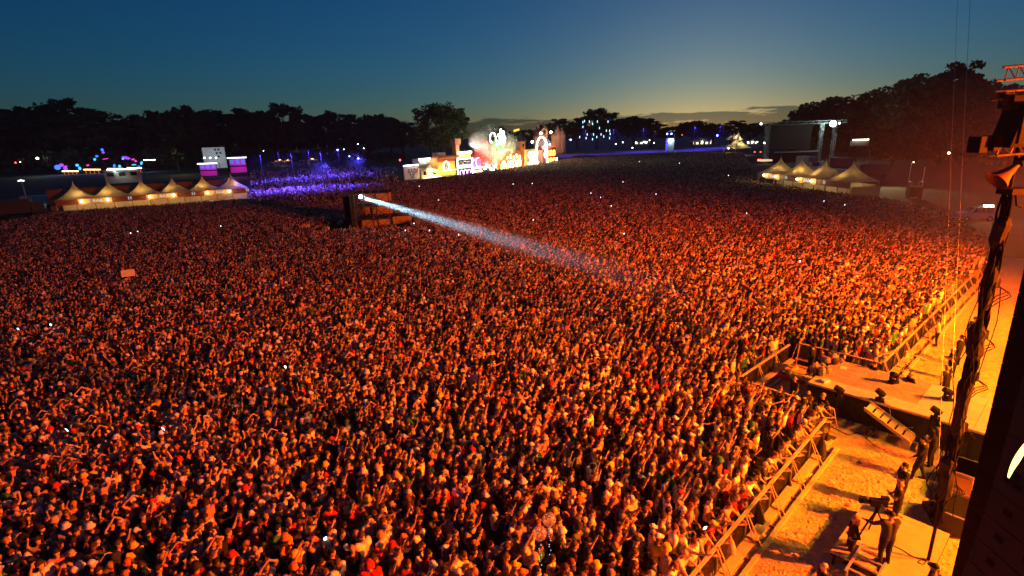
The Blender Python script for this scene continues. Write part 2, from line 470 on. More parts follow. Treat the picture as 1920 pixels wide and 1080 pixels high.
def make_person(loc, yaw, pose, fem, garment, hair, shirt, legs, haircol, skin, label, group=None, scale=1.0, tilt=(0, 0), fat=1.0, shoes=False):
    body, top, leg, shoe, hc = hd_meshes(pose, fem, garment, fat)
    o = place('person', body)
    o.location = loc; o.rotation_euler = (tilt[0], tilt[1], yaw); o.scale = (scale,) * 3
    tag(o, label, 'person', group)
    parts = [o]
    parts.append(place('shirt', top, o)); parts.append(place('trousers', leg, o))
    if shoes:
        for sm in shoe: parts.append(place('shoe', sm, o))
    nm = {'cap': 'cap', 'backcap': 'cap', 'bucket': 'bucket_hat'}.get(hair, 'hair')
    parts.append(place(nm, hair_obj_mesh(hair, hc), o))
    for q in parts:
        q['shirt_col'] = list(shirt); q['leg_col'] = list(legs); q['hair_col'] = list(haircol); q['skin_col'] = list(skin)
    return o
def low_mesh(name, pose, fem, garment, hair, tris, lod):
    V, NN, F, reg, hands, hc = grow(pose, fem, .026 if lod else .032, tris)
    lut = {0: 0, 1: 1, 2: 2, 3: 2, 4: 4, 5: 0, 6: 0, 7: 0}
    for r in tops(garment): lut[r] = 1
    mb = MB(); mb.add(V.tolist(), F, 0); mb.m = [lut[r] for r in reg]
    h = hair_mesh(hair, hc, lod); mb.add(h.v, h.f, 3)
    return mb.mesh(name, PEOPLE_MATS, True)
# ------------------------------------------------------------------ ground, pit, trees
def grid_ground(name, x0, x1, y0, y1, z, m):
    return MB().quad((x0, y0, z), (x1, y0, z), (x1, y1, z), (x0, y1, z)).build(name, m)
M_GRASS = mat('trampled_grass', (0.045, 0.055, 0.022), 0.95, var=0.45, vscale=0.35, bump=0.6, bscale=3.0)
tag(grid_ground('ground', -2500, 2500, -200, 3500, 0.0, M_GRASS), 'dark trampled grass field under the crowd', None, kind='structure')
M_CHIP = mat('wood_chip_ground', (0.42, 0.37, 0.20), 0.9, var=0.42, vscale=3.4, bump=0.8, bscale=26)
pit = MB()
pit.quad(SP(-6, -6.15, .004), SP(-6, 12, .004), SP(70, 12, .004), SP(70, -6.15, .004))
pit.quad(SP(23.9, -10.55, .004), SP(23.9, -6.15, .004), SP(30.5, -6.15, .004), SP(30.5, -10.55, .004))
tag(pit.build('pit_ground', M_CHIP), 'wood chip covered ground of the pit before the stage', None, kind='structure')
# loose chips lying about
nch = 20000
tt = RNG.uniform(8, 62, nch); tt[: nch // 2] = RNG.uniform(10, 30, nch // 2)
nn = RNG.uniform(-5.6, 1.5, nch); an = RNG.uniform(0, 6.28, nch); ln = RNG.uniform(.025, .085, nch); wd = RNG.uniform(.015, .04, nch)
cx = tt * TV.x + nn * NV.x; cyy = tt * TV.y + nn * NV.y; cz = RNG.uniform(.010, .028, nch)
tl = RNG.uniform(-.018, .018, (nch, 2))
vv = np.empty((nch, 4, 3))
for k, (a, b) in enumerate(((-1, -1), (1, -1), (1, 1), (-1, 1))):
    vv[:, k, 0] = cx + a * ln * np.cos(an) - b * wd * np.sin(an); vv[:, k, 1] = cyy + a * ln * np.sin(an) + b * wd * np.cos(an)
    vv[:, k, 2] = np.maximum(.006, cz + a * tl[:, 0] + b * tl[:, 1] * .5)
me = bpy.data.meshes.new('wood_chips')
me.from_pydata(vv.reshape(-1, 3).tolist(), [], np.arange(nch * 4).reshape(-1, 4).tolist())
me.materials.append(mat('loose_wood_chip', (0.48, 0.41, 0.24), 0.85, var=0.35, vscale=9)); me.update()
tag(place('wood_chips', me), 'loose wood chips scattered over the pit ground', None, kind='stuff')

M_LEAF = mat('dark_leaves', (0.045, 0.075, 0.025), 0.8, var=0.4, vscale=0.6, transl=0.25)
M_BARK = mat('bark', (0.07, 0.05, 0.035), 0.95, var=0.3, vscale=4, bump=0.6, bscale=8)
def crown_mesh(seed, w, h, z0, clusters=46, per=80, leaf=0.5, gap=0.0):
    """leaf faces gathered in clumps through an uneven crown"""
    rg = np.random.default_rng(seed); V = []
    lobes = [(rg.uniform(-.35, .35) * w, rg.uniform(-.35, .35) * w, z0 + h * rg.uniform(.25, .85)) for _ in range(7)]
    cl = []
    for i in range(clusters):
        a = rg.uniform(0, 6.283); u = rg.uniform(-.75, 1); rr = math.sqrt(max(0, 1 - u * u)) * rg.uniform(.5, 1.15)
        c = np.array([math.cos(a) * rr * w * .5, math.sin(a) * rr * w * .5, z0 + h * (.5 + .5 * u * rg.uniform(.62, 1.12))])
        L = lobes[rg.integers(7)]
        cl.append(c * .78 + np.array(L) * .22)
    cl = np.array(cl); cl[:, 2] = np.maximum(cl[:, 2], z0 * .7)
    n = clusters * per
    base = np.repeat(cl, per, 0)
    d = rg.normal(size=(n, 3)); d /= np.linalg.norm(d, axis=1)[:, None]
    rad = (w * .088 * rg.uniform(.55, 1.5, clusters)).repeat(per) * rg.uniform(.25, 1, n) ** .5
    base = base + d * rad[:, None] * np.array([1, 1, .72])
    u = rg.normal(size=(n, 3)); u /= np.linalg.norm(u, axis=1)[:, None]
    v = np.cross(u, rg.normal(size=(n, 3))); v /= np.linalg.norm(v, axis=1)[:, None]
    s = (leaf * rg.uniform(.55, 1.3, n))[:, None]
    Q = np.stack([base - u * s, base - v * s * .55, base + u * s, base + v * s * .55], 1)
    me = bpy.data.meshes.new('crown')
    me.vertices.add(n * 4); me.vertices.foreach_set('co', Q.reshape(-1).astype(np.float32))
    me.loops.add(n * 4); me.loops.foreach_set('vertex_index', np.arange(n * 4, dtype=np.int32))
    me.polygons.add(n); me.polygons.foreach_set('loop_start', np.arange(0, n * 4, 4, dtype=np.int32))
    me.update(calc_edges=True); me.validate()
    me.materials.append(M_LEAF)
    return me, cl
def trunk_mesh(seed, h, r, z0, cl):
    rg = random.Random(seed); mb = MB()
    mb.tube([(0, 0, -.2), (rg.uniform(-.1, .1), 0, h * .2), (rg.uniform(-.3, .3), rg.uniform(-.3, .3), z0 + (h - z0) * .35), (0, 0, h * .8)], [r * 1.3, r, r * .7, r * .15], 9)
    for c in cl[:: max(1, len(cl) // 14)]:
        zb = z0 * .8 + (c[2] - z0) * .25
        mb.tube([(0, 0, max(1, zb)), (c[0] * .45, c[1] * .45, zb + (c[2] - zb) * .6), tuple(c)], [r * .42, r * .25, r * .06], 6)
    return mb.mesh('trunk', M_BARK, True)
TREE_KINDS = []
for i, (w, h, z0, cln, per, leaf) in enumerate([(15, 15, 4.5, 74, 66, .55), (12, 17, 4, 66, 66, .5), (18, 14, 4, 84, 66, .6), (11, 12, 3, 56, 60, .48), (16, 18, 5, 84, 66, .55)]):
    c, cl = crown_mesh(100 + i, w, h, z0, cln, per, leaf); TREE_KINDS.append((c, trunk_mesh(200 + i, z0 + h, .42, z0, cl), z0 + h, w))
def tree(p, height, width, kind, label, group, rz=0.0):
    c, t, h0, w0 = TREE_KINDS[kind]
    r = thing('tree', label, 'shrub' if kind == 5 else 'tree', p, rz, group)
    r.scale = (width / w0, width / w0, height / h0)
    place('trunk', t, r); place('crown', c, r)
    return r
def tree_row(spec, dist, group, what, seed):
    """spec: (px, py_top) of treetops, left to right; dist in metres"""
    rg = random.Random(seed)
    for i, (px, py, wpx, kind, dd) in enumerate(spec):
        Y = dist * dd
        top = AT(px, py, Y); w = wpx / CAM_F * Y
        tree((top.x, Y, 0), top.z, w, kind, what % (ORD[i] if i < len(ORD) else str(i)), group, rg.uniform(0, 6.28))
LEFT_TOPS = [(-60, 215, 130, 0), (10, 205, 120, 1), (62, 198, 110, 2), (112, 186, 120, 0), (165, 195, 120, 4), (205, 222, 90, 3), (250, 214, 90, 1), (300, 206, 100, 2),
             (345, 200, 110, 0), (395, 196, 110, 4), (442, 203, 100, 1), (480, 206, 90, 2), (525, 194, 100, 0), (570, 206, 90, 3), (612, 200, 80, 4), (655, 214, 90, 1),
             (698, 213, 80, 2), (728, 212, 70, 3), (752, 230, 80, 1)]
tree_row([(a, b, c, k, 1.0 + 0.05 * ((i * 7) % 4)) for i, (a, b, c, k) in enumerate(LEFT_TOPS)], 335, 'dark trees behind the left field',
         'dark leafy tree, %s from the left in the row behind the bar tents', 1)
L2 = [(35, 245, 140, 2), (140, 240, 150, 0), (240, 250, 140, 4), (330, 245, 150, 1), (420, 243, 140, 2), (510, 243, 140, 0), (600, 245, 140, 4), (690, 252, 130, 2)]
tree_row([(a, b, c, k, 1.0) for a, b, c, k in L2], 400, 'lower trees filling the wood behind the left field', 'dark tree, %s from the left in the rear wood behind the left stages', 2)
CENTRE = [(915, 232, 60, 3), (940, 236, 44, 1), (985, 240, 60, 3), (1055, 222, 70, 1), (1082, 222, 64, 3), (1120, 204, 100, 0), (1158, 222, 70, 2), (1190, 212, 80, 4), (1222, 222, 70, 1), (1262, 234, 64, 3), (1300, 226, 80, 2),
          (1338, 232, 70, 0), (1372, 226, 76, 1), (1408, 228, 60, 3), (1440, 228, 60, 4)]
tree_row([(a, b, c, k, 1.0) for a, b, c, k in CENTRE], 440, 'far trees behind the fairground field', 'far dark tree, %s from the left along the central horizon', 3)
RIGHT = [(1480, 222, 90, 3, 1.22), (1520, 200, 100, 2, 1.2), (1565, 182, 130, 0, 1.18), (1615, 184, 110, 1, 1.16), (1655, 160, 130, 4, 1.08), (1700, 150, 120, 0, .98), (1745, 122, 130, 4, .85),
         (1790, 116, 130, 1, .8), (1835, 150, 120, 2, .76), (1885, 160, 110, 0, .75), (1925, 140, 120, 4, .72), (1990, 150, 120, 1, .7)]
tree_row(RIGHT, 215, 'tall trees rising to the right', 'tall tree, %s from the left in the bank behind the empty stage', 4)
R2 = [(1600, 235, 150, 2, 1.14), (1700, 225, 150, 0, 1.0), (1790, 210, 150, 4, .9), (1880, 215, 150, 2, .85)]
tree_row(R2, 225, 'low dense trees under the right bank', 'low dense tree, %s from the left under the right bank of trees', 5)
# dense shrubs closing the gap under the trees
c, cl = crown_mesh(150, 13, 8, .2, 60, 60, .5); TREE_KINDS.append((c, trunk_mesh(151, 8, .2, .2, cl), 8.2, 13))
for i, px in enumerate(range(1470, 1930, 42)):
    Y = (236 if px < 1640 else 178) - i * 2.2; top = AT(px, 258 - i * 2.0 + 6 * (i % 2), Y)
    tree((top.x, Y, 0), max(4, top.z), 15, 5, 'dark broad shrub, %s from the left under the right bank of trees' % ORD[i], 'shrubs under the right bank', i * 1.3).name = 'shrub'
for i, px in enumerate(range(-10, 770, 52)):
    top = AT(px, 274 + 5 * (i % 3), 322)
    tree((top.x, 322, 0), max(5, top.z), 22, 5, 'dark broad shrub, %s from the left under the left wood' % ORD[i], 'shrubs under the left wood', i * 1.7).name = 'shrub'
# the big oak beside the fairground
c, cl = crown_mesh(333, 24, 22, 5, 110, 110, .5)
oak_p = AT(822, 188, 215); oak_p = Vector((oak_p.x, 215, 0))
oak = thing('oak_tree', 'big broad oak standing alone beside the lit fairground fronts', 'tree', oak_p)
oak.scale = (26 / 24, 26 / 24, AT(822, 188, 215).z / 27)
place('trunk', trunk_mesh(334, 27, .8, 5, cl), oak); place('crown', c, oak)
# ------------------------------------------------------------------ the crowd
def in_poly(x, y, poly):
    c = np.zeros(len(x), bool); j = len(poly) - 1
    for i in range(len(poly)):
        xi, yi = poly[i]; xj, yj = poly[j]
        k = ((yi > y) != (yj > y)) & (x < (xj - xi) * (y - yi) / (yj - yi + 1e-12) + xi); c ^= k; j = i
    return c
def project(P):
    v = P - np.array([0, 0, CAM_H]); z = v @ np.array(_fw)
    zz = np.where(np.abs(z) < .5, .5, z)
    return 960 + CAM_F * (v @ np.array(_right)) / zz, 540 - CAM_F * (v @ np.array(_up)) / zz, z
# outline of the standing area: ground points picked along the edges of the crowd
EDGE = [(-420, 1500), (-420, 470), (0, 436), (105, 413), (300, 398), (470, 386), (560, 392), (640, 388), (655, 372), (745, 350), (790, 346), (870, 336), (960, 322), (1060, 305), (1080, 297),
        (1180, 295), (1290, 291), (1390, 292), (1405, 312), (1410, 352), (1500, 368), (1600, 383), (1660, 392), (1740, 412), (1800, 440), (1842, 470), (1838, 495), (2000, 900), (2000, 1500)]
ew = [G(x, y) for x, y in EDGE]
EDGE_W = [(p.x, p.y) for p in ew]
def scatter(step, ymin, ymax, jit=.38):
    xs = np.arange(-150, 130, step); ys = np.arange(ymin, ymax, step)
    X, Y = np.meshgrid(xs, ys); X[::2] += step / 2
    X = X + RNG.uniform(-jit, jit, X.shape) * step; Y = Y + RNG.uniform(-jit, jit, Y.shape) * step
    return X.ravel(), Y.ravel()
ca, sa = math.cos(STAGE_A), math.sin(STAGE_A)
pts = []
for step, y0, y1 in ((.455, 6, 62), (.50, 62, 110), (.62, 110, 170), (.8, 170, 300)):
    # rows are laid out along the stage front
    X, Y = scatter(step, y0, y1)
    pts.append(np.stack([X, Y], 1))
pts = np.concatenate(pts)
x, y = pts[:, 0], pts[:, 1]
keep = in_poly(x, y, EDGE_W)
t_ = x * TV.x + y * TV.y; n_ = x * NV.x + y * NV.y
front = np.where((t_ > 23.5) & (t_ < 31.0), -11.15, np.where(t_ < 24, -6.72 - .045 * (t_ - 12), -6.75))
keep &= n_ < front
foh = G(690, 441)
fd = (x - foh.x, y - foh.y)
keep &= ~((np.abs(fd[0] - .8) < 5.6) & (np.abs(fd[1] - 2.2) < 5.0))
keep &= ~((x - foh.x < -2.0) & (x - foh.x > -9) & (y - foh.y > -1.0) & (y - foh.y < 5) )
bar_a, bar_b = G(440, 476), G(655, 448)
bd = (bar_b - bar_a).normalized(); bn = Vector((-bd.y, bd.x, 0))
q = (x - bar_a.x) * bn.x + (y - bar_a.y) * bn.y; s_ = (x - bar_a.x) * bd.x + (y - bar_a.y) * bd.y
keep &= ~((np.abs(q) < .45) & (s_ > -.5) & (s_ < (bar_b - bar_a).length + .5))
pts = pts[keep]
P3 = np.concatenate([pts, np.full((len(pts), 1), 1.62)], 1)
hx, hy, hz = project(P3)
ok = (hz > 2) & (hx > -260) & (hx < 2050) & (hy < 1290)
# thin out a little so gaps of dark ground show between people
lump = np.sin(pts[:, 0] * .9 + 1.7 * np.sin(pts[:, 1] * .33)) * np.sin(pts[:, 1] * .8 + 1.3 * np.sin(pts[:, 0] * .41))
ok &= RNG.random(len(pts)) > .03 + .10 * np.clip(lump, 0, 1)
pts, hx, hy = pts[ok], hx[ok], hy[ok]
dist = np.sqrt(pts[:, 0] ** 2 + pts[:, 1] ** 2 + CAM_H ** 2)
NP = len(pts)
# the blue lit crowd of the other stage: thinner
fx = RNG.uniform(470, 745, 2600); fy = RNG.uniform(318, 384, 2600)
far = np.array([[*G(a, b)[:2]] for a, b in zip(fx, fy) if b > 384 - (a - 470) * .03 - 60])
pal = {
    'white': (.74, .73, .70), 'cream': (.62, .55, .42), 'black': (.014, .014, .016), 'charcoal': (.05, .05, .055), 'grey': (.22, .22, .22), 'red': (.50, .02, .02),
    'dark red': (.16, .012, .015), 'navy': (.02, .03, .10), 'green': (.03, .17, .06), 'yellow': (.75, .52, .05), 'orange': (.70, .22, .03), 'beige': (.42, .33, .23), 'pink': (.60, .22, .26), 'olive': (.10, .11, .04)}
names = list(pal); wts = np.array([.23, .08, .21, .08, .10, .035, .03, .05, .035, .02, .02, .06, .03, .02]); wts /= wts.sum()
hair_cols = {'black': (.012, .009, .008), 'dark brown': (.03, .017, .010), 'brown': (.07, .038, .018), 'fair': (.30, .19, .09), 'auburn': (.12, .035, .015)}
hn = list(hair_cols); hw = np.array([.3, .32, .2, .12, .06])
hat_cols = {'white': (.74, .72, .68), 'black': (.016, .016, .016), 'red': (.55, .02, .02), 'yellow': (.75, .5, .04), 'beige': (.45, .35, .22), 'green': (.04, .16, .05), 'navy': (.02, .03, .09), 'orange': (.7, .2, .03)}
tn = list(hat_cols); tw = np.array([.24, .30, .08, .09, .14, .05, .06, .04])
skins = np.array([(.52, .33, .23), (.44, .27, .18), (.60, .40, .29), (.30, .17, .10), (.14, .075, .045)]); sw_ = np.array([.36, .28, .22, .09, .05])
poses = ['idle', 'clap', 'upr', 'upl', 'up2', 'over', 'phone', 'point']
pw = np.array([.57, .15, .075, .05, .04, .03, .055, .03])
hairs_m, hairs_f = ['short', 'cap', 'backcap', 'bucket', 'bald'], ['long', 'bun', 'cap', 'bucket']
def draw_people(n):
    d = {}
    d['fem'] = RNG.random(n) < .42
    d['pose'] = RNG.choice(len(poses), n, p=pw)
    hm = RNG.choice(5, n, p=[.62, .16, .06, .09, .07]); hf = RNG.choice(4, n, p=[.62, .22, .09, .07])
    d['hair'] = np.array([hairs_f[b] if f else hairs_m[a] for f, a, b in zip(d['fem'], hm, hf)])
    d['garment'] = RNG.choice(3, n, p=[.62, .27, .11])
    d['shirt'] = RNG.choice(len(names), n, p=wts)
    d['haircol'] = RNG.choice(5, n, p=hw); d['hatcol'] = RNG.choice(8, n, p=tw)
    d['skin'] = RNG.choice(5, n, p=sw_)
    d['bare'] = RNG.random(n) < .06
    return d
D = draw_people(NP)
stage_c = SP(30, 6)
yaw = np.arctan2(stage_c.y - pts[:, 1], stage_c.x - pts[:, 0]) * .55 + math.atan2(NV.y, NV.x) * .45 + RNG.normal(0, .28, NP)
turn = RNG.random(NP) < .05; yaw[turn] += RNG.uniform(-2, 2, turn.sum())
tilt = RNG.normal(0, .035, (NP, 2)); scl = np.where(D['fem'], .945, 1.0) * RNG.normal(1.015, .045, NP)
# people that stand out in the photograph: head position, clothes, headgear, pose
NOTABLE = [(440, 919, 'white', 'cap', 'white', 'idle'), (490, 963, 'red', 'short', None, 'idle'), (460, 974, 'red', 'cap', 'red', 'idle'), (571, 928, 'green', 'short', None, 'phone'), (498, 942, 'dark red', 'short', None, 'idle'),
    (507, 981, 'green', 'short', None, 'idle'), (463, 1031, 'black', 'bald', None, 'idle'), (488, 1031, 'cream', 'bald', None, 'clap'), (484, 996, 'red', 'bucket', 'beige', 'idle'), (538, 1029, 'orange', 'bucket', 'orange', 'idle'),
    (560, 1036, 'orange', 'bucket', 'yellow', 'upr'), (534, 1057, 'cream', 'bucket', 'orange', 'idle'), (600, 1022, 'beige', 'cap', 'orange', 'upr'), (640, 1012, 'black', 'cap', 'white', 'clap'), (698, 1036, 'red', 'cap', 'red', 'idle'),
    (689, 1055, 'red', 'bucket', 'red', 'idle'), (678, 1020, 'white', 'long', None, 'idle'), (705, 1009, 'cream', 'short', None, 'idle'), (694, 944, 'orange', 'bucket', 'orange', 'idle'), (344, 987, 'white', 'short', None, 'idle'),
    (1108, 937, 'yellow', 'cap', 'yellow', 'clap'), (1047, 955, 'beige', 'bucket', 'yellow', 'idle'), (1118, 924, 'white', 'cap', 'white', 'idle'), (1133, 915, 'cream', 'bucket', 'white', 'upr'), (1290, 969, 'green', 'bucket', 'beige', 'idle'),
    (1264, 987, 'white', 'short', None, 'idle'), (1191, 1010, 'black', 'cap', 'black', 'idle'), (1287, 1012, 'white', 'short', None, 'clap'), (1088, 996, 'olive', 'bucket', 'black', 'idle'), (1254, 1058, 'beige', 'bucket', 'yellow', 'idle'),
    (980, 1058, 'black', 'cap', 'orange', 'clap'), (990, 1032, 'beige', 'bucket', 'beige', 'idle'), (965, 1073, 'yellow', 'cap', 'yellow', 'idle'), (961, 992, 'yellow', 'short', None, 'clap'), (1425, 795, 'green', 'bucket', 'green', 'idle'),
    (1185, 737, 'green', 'cap', 'yellow', 'upr'), (1214, 706, 'red', 'short', None, 'idle'), (1432, 730, 'yellow', 'cap', 'yellow', 'idle'), (205, 932, 'red', 'cap', 'red', 'idle'), (125, 910, 'white', 'short', None, 'clap'),
    (385, 905, 'white', 'cap', 'black', 'idle'), (400, 770, 'white', 'short', None, 'idle'), (195, 840, 'red', 'bald', None, 'idle'), (245, 1060, 'yellow', 'bucket', 'orange', 'idle'), (262, 1030, 'yellow', 'bucket', 'yellow', 'idle'),
    (140, 1030, 'beige', 'bucket', 'beige', 'idle'), (1100, 905, 'white', 'backcap', 'white', 'upl'), (1020, 905, 'white', 'short', None, 'idle')]
taken = set()
for a, b, sh, hr, hc_, po in NOTABLE:
    o = np.argsort((hx - a) ** 2 + (hy - b) ** 2)
    i = next(int(k) for k in o[:20] if int(k) not in taken); taken.add(i)
    D['fem'][i] = hr in ('long', 'bun'); D['hair'][i] = hr; D['shirt'][i] = names.index(sh); D['pose'][i] = poses.index(po); D['bare'][i] = False; D['garment'][i] = 0; turn[i] = False
    if hc_: D['hatcol'][i] = tn.index(hc_)
inframe = (hx > 4) & (hx < 1916) & (hy < 1076)
order = np.argsort(np.where(inframe, dist, 1e9))[:268]
solo = set(int(i) for i in order)
legcols = [(.02, .025, .05), (.012, .012, .013), (.25, .2, .13), (.06, .07, .10), (.4, .4, .4)]
used_labels = set()
hair_word = {'short': 'short {} hair', 'long': 'long {} hair', 'bun': '{} hair in bun', 'bald': 'shaved {} head', 'cap': '{} peaked cap', 'backcap': '{} cap worn backwards', 'bucket': '{} bucket hat'}
gar_word = ['t-shirt', 'vest top', 'long-sleeved top']
def where_text(a, b):
    if a > 1120 and b > 860: return 'by rail'
    if a < 420: return 'lower left'
    if a < 840: return 'left centre'
    return 'lower middle'
def crowd_label(i):
    hr = D['hair'][i]; hat = hr in HATS
    hw_ = hair_word[hr].format(tn[D['hatcol'][i]] if hat else hn[D['haircol'][i]])
    top = 'bare chested' if D['bare'][i] else 'in %s %s' % (names[D['shirt'][i]], gar_word[D['garment'][i]])
    return 'person %s, %s, %s, %s' % (top, hw_, POSE_TEXT[poses[D['pose'][i]]], where_text(hx[i], hy[i]))
def skin_of(i): return skins[D['skin'][i]] * RNG.uniform(.88, 1.1)
order = sorted(order, key=lambda i: (0 if int(i) in taken else 1, dist[i]))
for i in order:
    i = int(i)
    lab = crowd_label(i); guard = 0
    while lab in used_labels and guard < 200:
        D['haircol'][i] = RNG.choice(5, p=hw); D['hatcol'][i] = RNG.choice(8, p=tw); D['shirt'][i] = RNG.choice(len(names), p=wts)
        D['pose'][i] = RNG.choice(8, p=pw); guard += 1
        if guard > 60: D['garment'][i] = RNG.integers(3)
        lab = crowd_label(i)
    used_labels.add(lab)
    sk = skin_of(i); sh = np.array(pal[names[D['shirt'][i]]])
    if D['bare'][i]: sh = sk
    hr = D['hair'][i]
    hc3 = np.array(hat_cols[tn[D['hatcol'][i]]] if hr in HATS else hair_cols[hn[D['haircol'][i]]])
    big = i in taken and names[D['shirt'][i]] == 'white' and RNG.random() < .5
    make_person((pts[i, 0], pts[i, 1], 0), yaw[i], poses[D['pose'][i]], bool(D['fem'][i]), ['tee', 'tank', 'long'][D['garment'][i]], hr, sh, legcols[i % 5], hc3, sk, lab,
                'crowd nearest the camera', float(scl[i]), tuple(tilt[i]), 1.22 if big else 1.0)
# everyone else: one mass of standing people
bank = bpy.data.collections.new('crowd_figures')
def bank_add(name, *a):
    o = bpy.data.objects.new(name, low_mesh(name, *a)); bank.objects.link(o)
combos = []
for po in poses:
    for fem, gar, hr in ((False, 'tee', 'short'), (True, 'tank', 'long'), (False, 'tank', 'cap'), (True, 'tee', 'bun'), (False, 'tee', 'bucket')):
        combos.append((po, fem, gar, hr))
for k, (po, fem, gar, hr) in enumerate(combos): bank_add('figure_%03d' % k, po, fem, gar, hr, 620, 1)
NM = len(combos)
fcombos = [(po, fem, 'tee', hr) for po in poses for fem, hr in ((False, 'short'), (True, 'long'))]
for k, (po, fem, gar, hr) in enumerate(fcombos): bank_add('figure_%03d' % (NM + k), po, fem, gar, hr, 170, 0)
rest = np.array([i for i in range(NP) if i not in solo])
DF = draw_people(len(far))
near = dist[rest] < 52
kind_of = {'short': 0, 'bald': 0, 'long': 1, 'cap': 2, 'backcap': 2, 'bun': 3, 'bucket': 4}
vid = np.where(near, D['pose'][rest] * 5 + np.array([kind_of[h] for h in D['hair'][rest]]), NM + D['pose'][rest] * 2 + D['fem'][rest])
pos = np.concatenate([np.c_[pts[rest], np.zeros(len(rest))], np.c_[far, np.zeros(len(far))]])
vid = np.concatenate([vid, NM + DF['pose'] * 2 + DF['fem']]).astype(np.int32)
fyaw = RNG.uniform(2.2, 4.2, len(far))
rot = np.c_[np.concatenate([tilt[rest], np.zeros((len(far), 2))]), np.concatenate([yaw[rest], fyaw])]
sc = np.concatenate([scl[rest], np.full(len(far), 1.0)])
def cols(Dx, idx):
    sk = skins[Dx['skin'][idx]] * RNG.uniform(.85, 1.12, (len(idx), 1))
    sh = np.array([pal[n] for n in names])[Dx['shirt'][idx]] * RNG.uniform(.8, 1.15, (len(idx), 1))
    sh = np.where(Dx['bare'][idx][:, None], sk, sh)
    ishat = np.isin(Dx['hair'][idx], HATS)
    ha = np.where(ishat[:, None], np.array([hat_cols[n] for n in tn])[Dx['hatcol'][idx]], np.array([hair_cols[n] for n in hn])[Dx['haircol'][idx]])
    lg = np.array(legcols)[RNG.integers(0, 5, len(idx))]
    return sk, sh, ha, lg
cA, cB = cols(D, rest), cols(DF, np.arange(len(far)))
me = bpy.data.meshes.new('crowd')
me.vertices.add(len(pos)); me.vertices.foreach_set('co', pos.astype(np.float32).ravel())
def put(name, typ, data, prop):
    a = me.attributes.new(name, typ, 'POINT'); a.data.foreach_set(prop, np.ascontiguousarray(data).ravel())
put('vid', 'INT', vid, 'value')
put('rot', 'FLOAT_VECTOR', rot.astype(np.float32), 'vector')
put('scl', 'FLOAT', sc.astype(np.float32), 'value')
for nme, a, b in zip(('skin_col', 'shirt_col', 'hair_col', 'leg_col'), cA, cB):
    c = np.concatenate([a, b]); put(nme, 'FLOAT_COLOR', np.c_[c, np.ones(len(c))].astype(np.float32), 'color')
crowd = tag(place('crowd', me), 'dense standing festival crowd filling the field beyond the nearest rows', 'crowd', kind='stuff')
ng = bpy.data.node_groups.new('stand_people', 'GeometryNodeTree')
ng.interface.new_socket('Geometry', in_out='INPUT', socket_type='NodeSocketGeometry'); ng.interface.new_socket('Geometry', in_out='OUTPUT', socket_type='NodeSocketGeometry')
gi, go = ng.nodes.new('NodeGroupInput'), ng.nodes.new('NodeGroupOutput')
ip = ng.nodes.new('GeometryNodeInstanceOnPoints'); ci = ng.nodes.new('GeometryNodeCollectionInfo')
ci.inputs['Collection'].default_value = bank; ci.inputs['Separate Children'].default_value = True; ci.inputs['Reset Children'].default_value = True
ip.inputs['Pick Instance'].default_value = True
def named(nm, typ):
    a = ng.nodes.new('GeometryNodeInputNamedAttribute'); a.data_type = typ; a.inputs['Name'].default_value = nm; return a.outputs['Attribute']
gl = ng.links
gl.new(gi.outputs[0], ip.inputs['Points']); gl.new(ci.outputs[0], ip.inputs['Instance'])
gl.new(named('vid', 'INT'), ip.inputs['Instance Index']); gl.new(named('rot', 'FLOAT_VECTOR'), ip.inputs['Rotation']); gl.new(named('scl', 'FLOAT'), ip.inputs['Scale'])
gl.new(ip.outputs[0], go.inputs[0])
md = crowd.modifiers.new('people', 'NODES'); md.node_group = ng
print('CROWD', len(pos), 'solo', len(solo))
# ------------------------------------------------------------------ pit: barriers, catwalk, crew
RZ_T = STAGE_A                                     # x axis along the stage front, y axis away from the stage
def barrier_meshes(L):
    d = {}
    d['top_rail'] = MB().box((0, 0, 1.17), (L - .02, .10, .05)).mesh('top_rail', M_PLY)
    g = MB()
    for k in range(17): g.box((0, .0, .16 + k * .058), (L - .06, .012, .012))
    for k in range(5): g.box((-L / 2 + .05 + k * (L - .1) / 4, 0, .62), (.02, .016, 1.02))
    d['bar_grid'] = g.mesh('bar_grid', mat('dark_fence_bars', (.05, .045, .04), .5, .6, var=.2))
    d['step_plank'] = MB().box((0, -.27, .36), (L - .12, .30, .04)).mesh('step_plank', M_PLY)
    d['ground_rail'] = MB().box((0, -.58, .05), (L - .01, .13, .10)).mesh('ground_rail', M_PLY)
    d['cross_member'] = MB().box((0, -.29, .035), (.05, .56, .06)).mesh('cross_member', M_STEEL)
    d['brace'] = MB().tube([(-.06, -.06, 1.15), (-.16, -.56, .08)], .02, 6).mesh('brace', M_PLY)
    d['brace2'] = MB().tube([(.06, -.06, 1.15), (.16, -.56, .08)], .02, 6).mesh('brace', M_PLY)
    d['post'] = MB().box((0, -.05, .6), (.05, .05, 1.2)).mesh('post', M_STEEL)
    return d
BM2 = barrier_meshes(2.0)
def barrier(t, n, rz, label, group):
    r = thing('crowd_barrier', label, 'barrier', SP(t, n), rz, group)
    for nm in ('top_rail', 'bar_grid', 'step_plank', 'ground_rail'): place(nm, BM2[nm], r)
    place('cross_member', BM2['cross_member'], r, (-.5, 0, 0)); place('cross_member', BM2['cross_member'], r, (.5, 0, 0))
    place('brace', BM2['brace'], r, (-.95, 0, 0)); place('brace', BM2['brace2'], r, (-.95, 0, 0)); place('post', BM2['post'], r, (-.95, 0, 0))
    return r
for i in range(8): barrier(7.9 + 2 * i, -5.92 - .045 * (7.9 + 2 * i - 12), RZ_T + .045, 'wooden railed crowd barrier, %s from the camera end of the near front line' % ORD[i], 'near front barrier line')
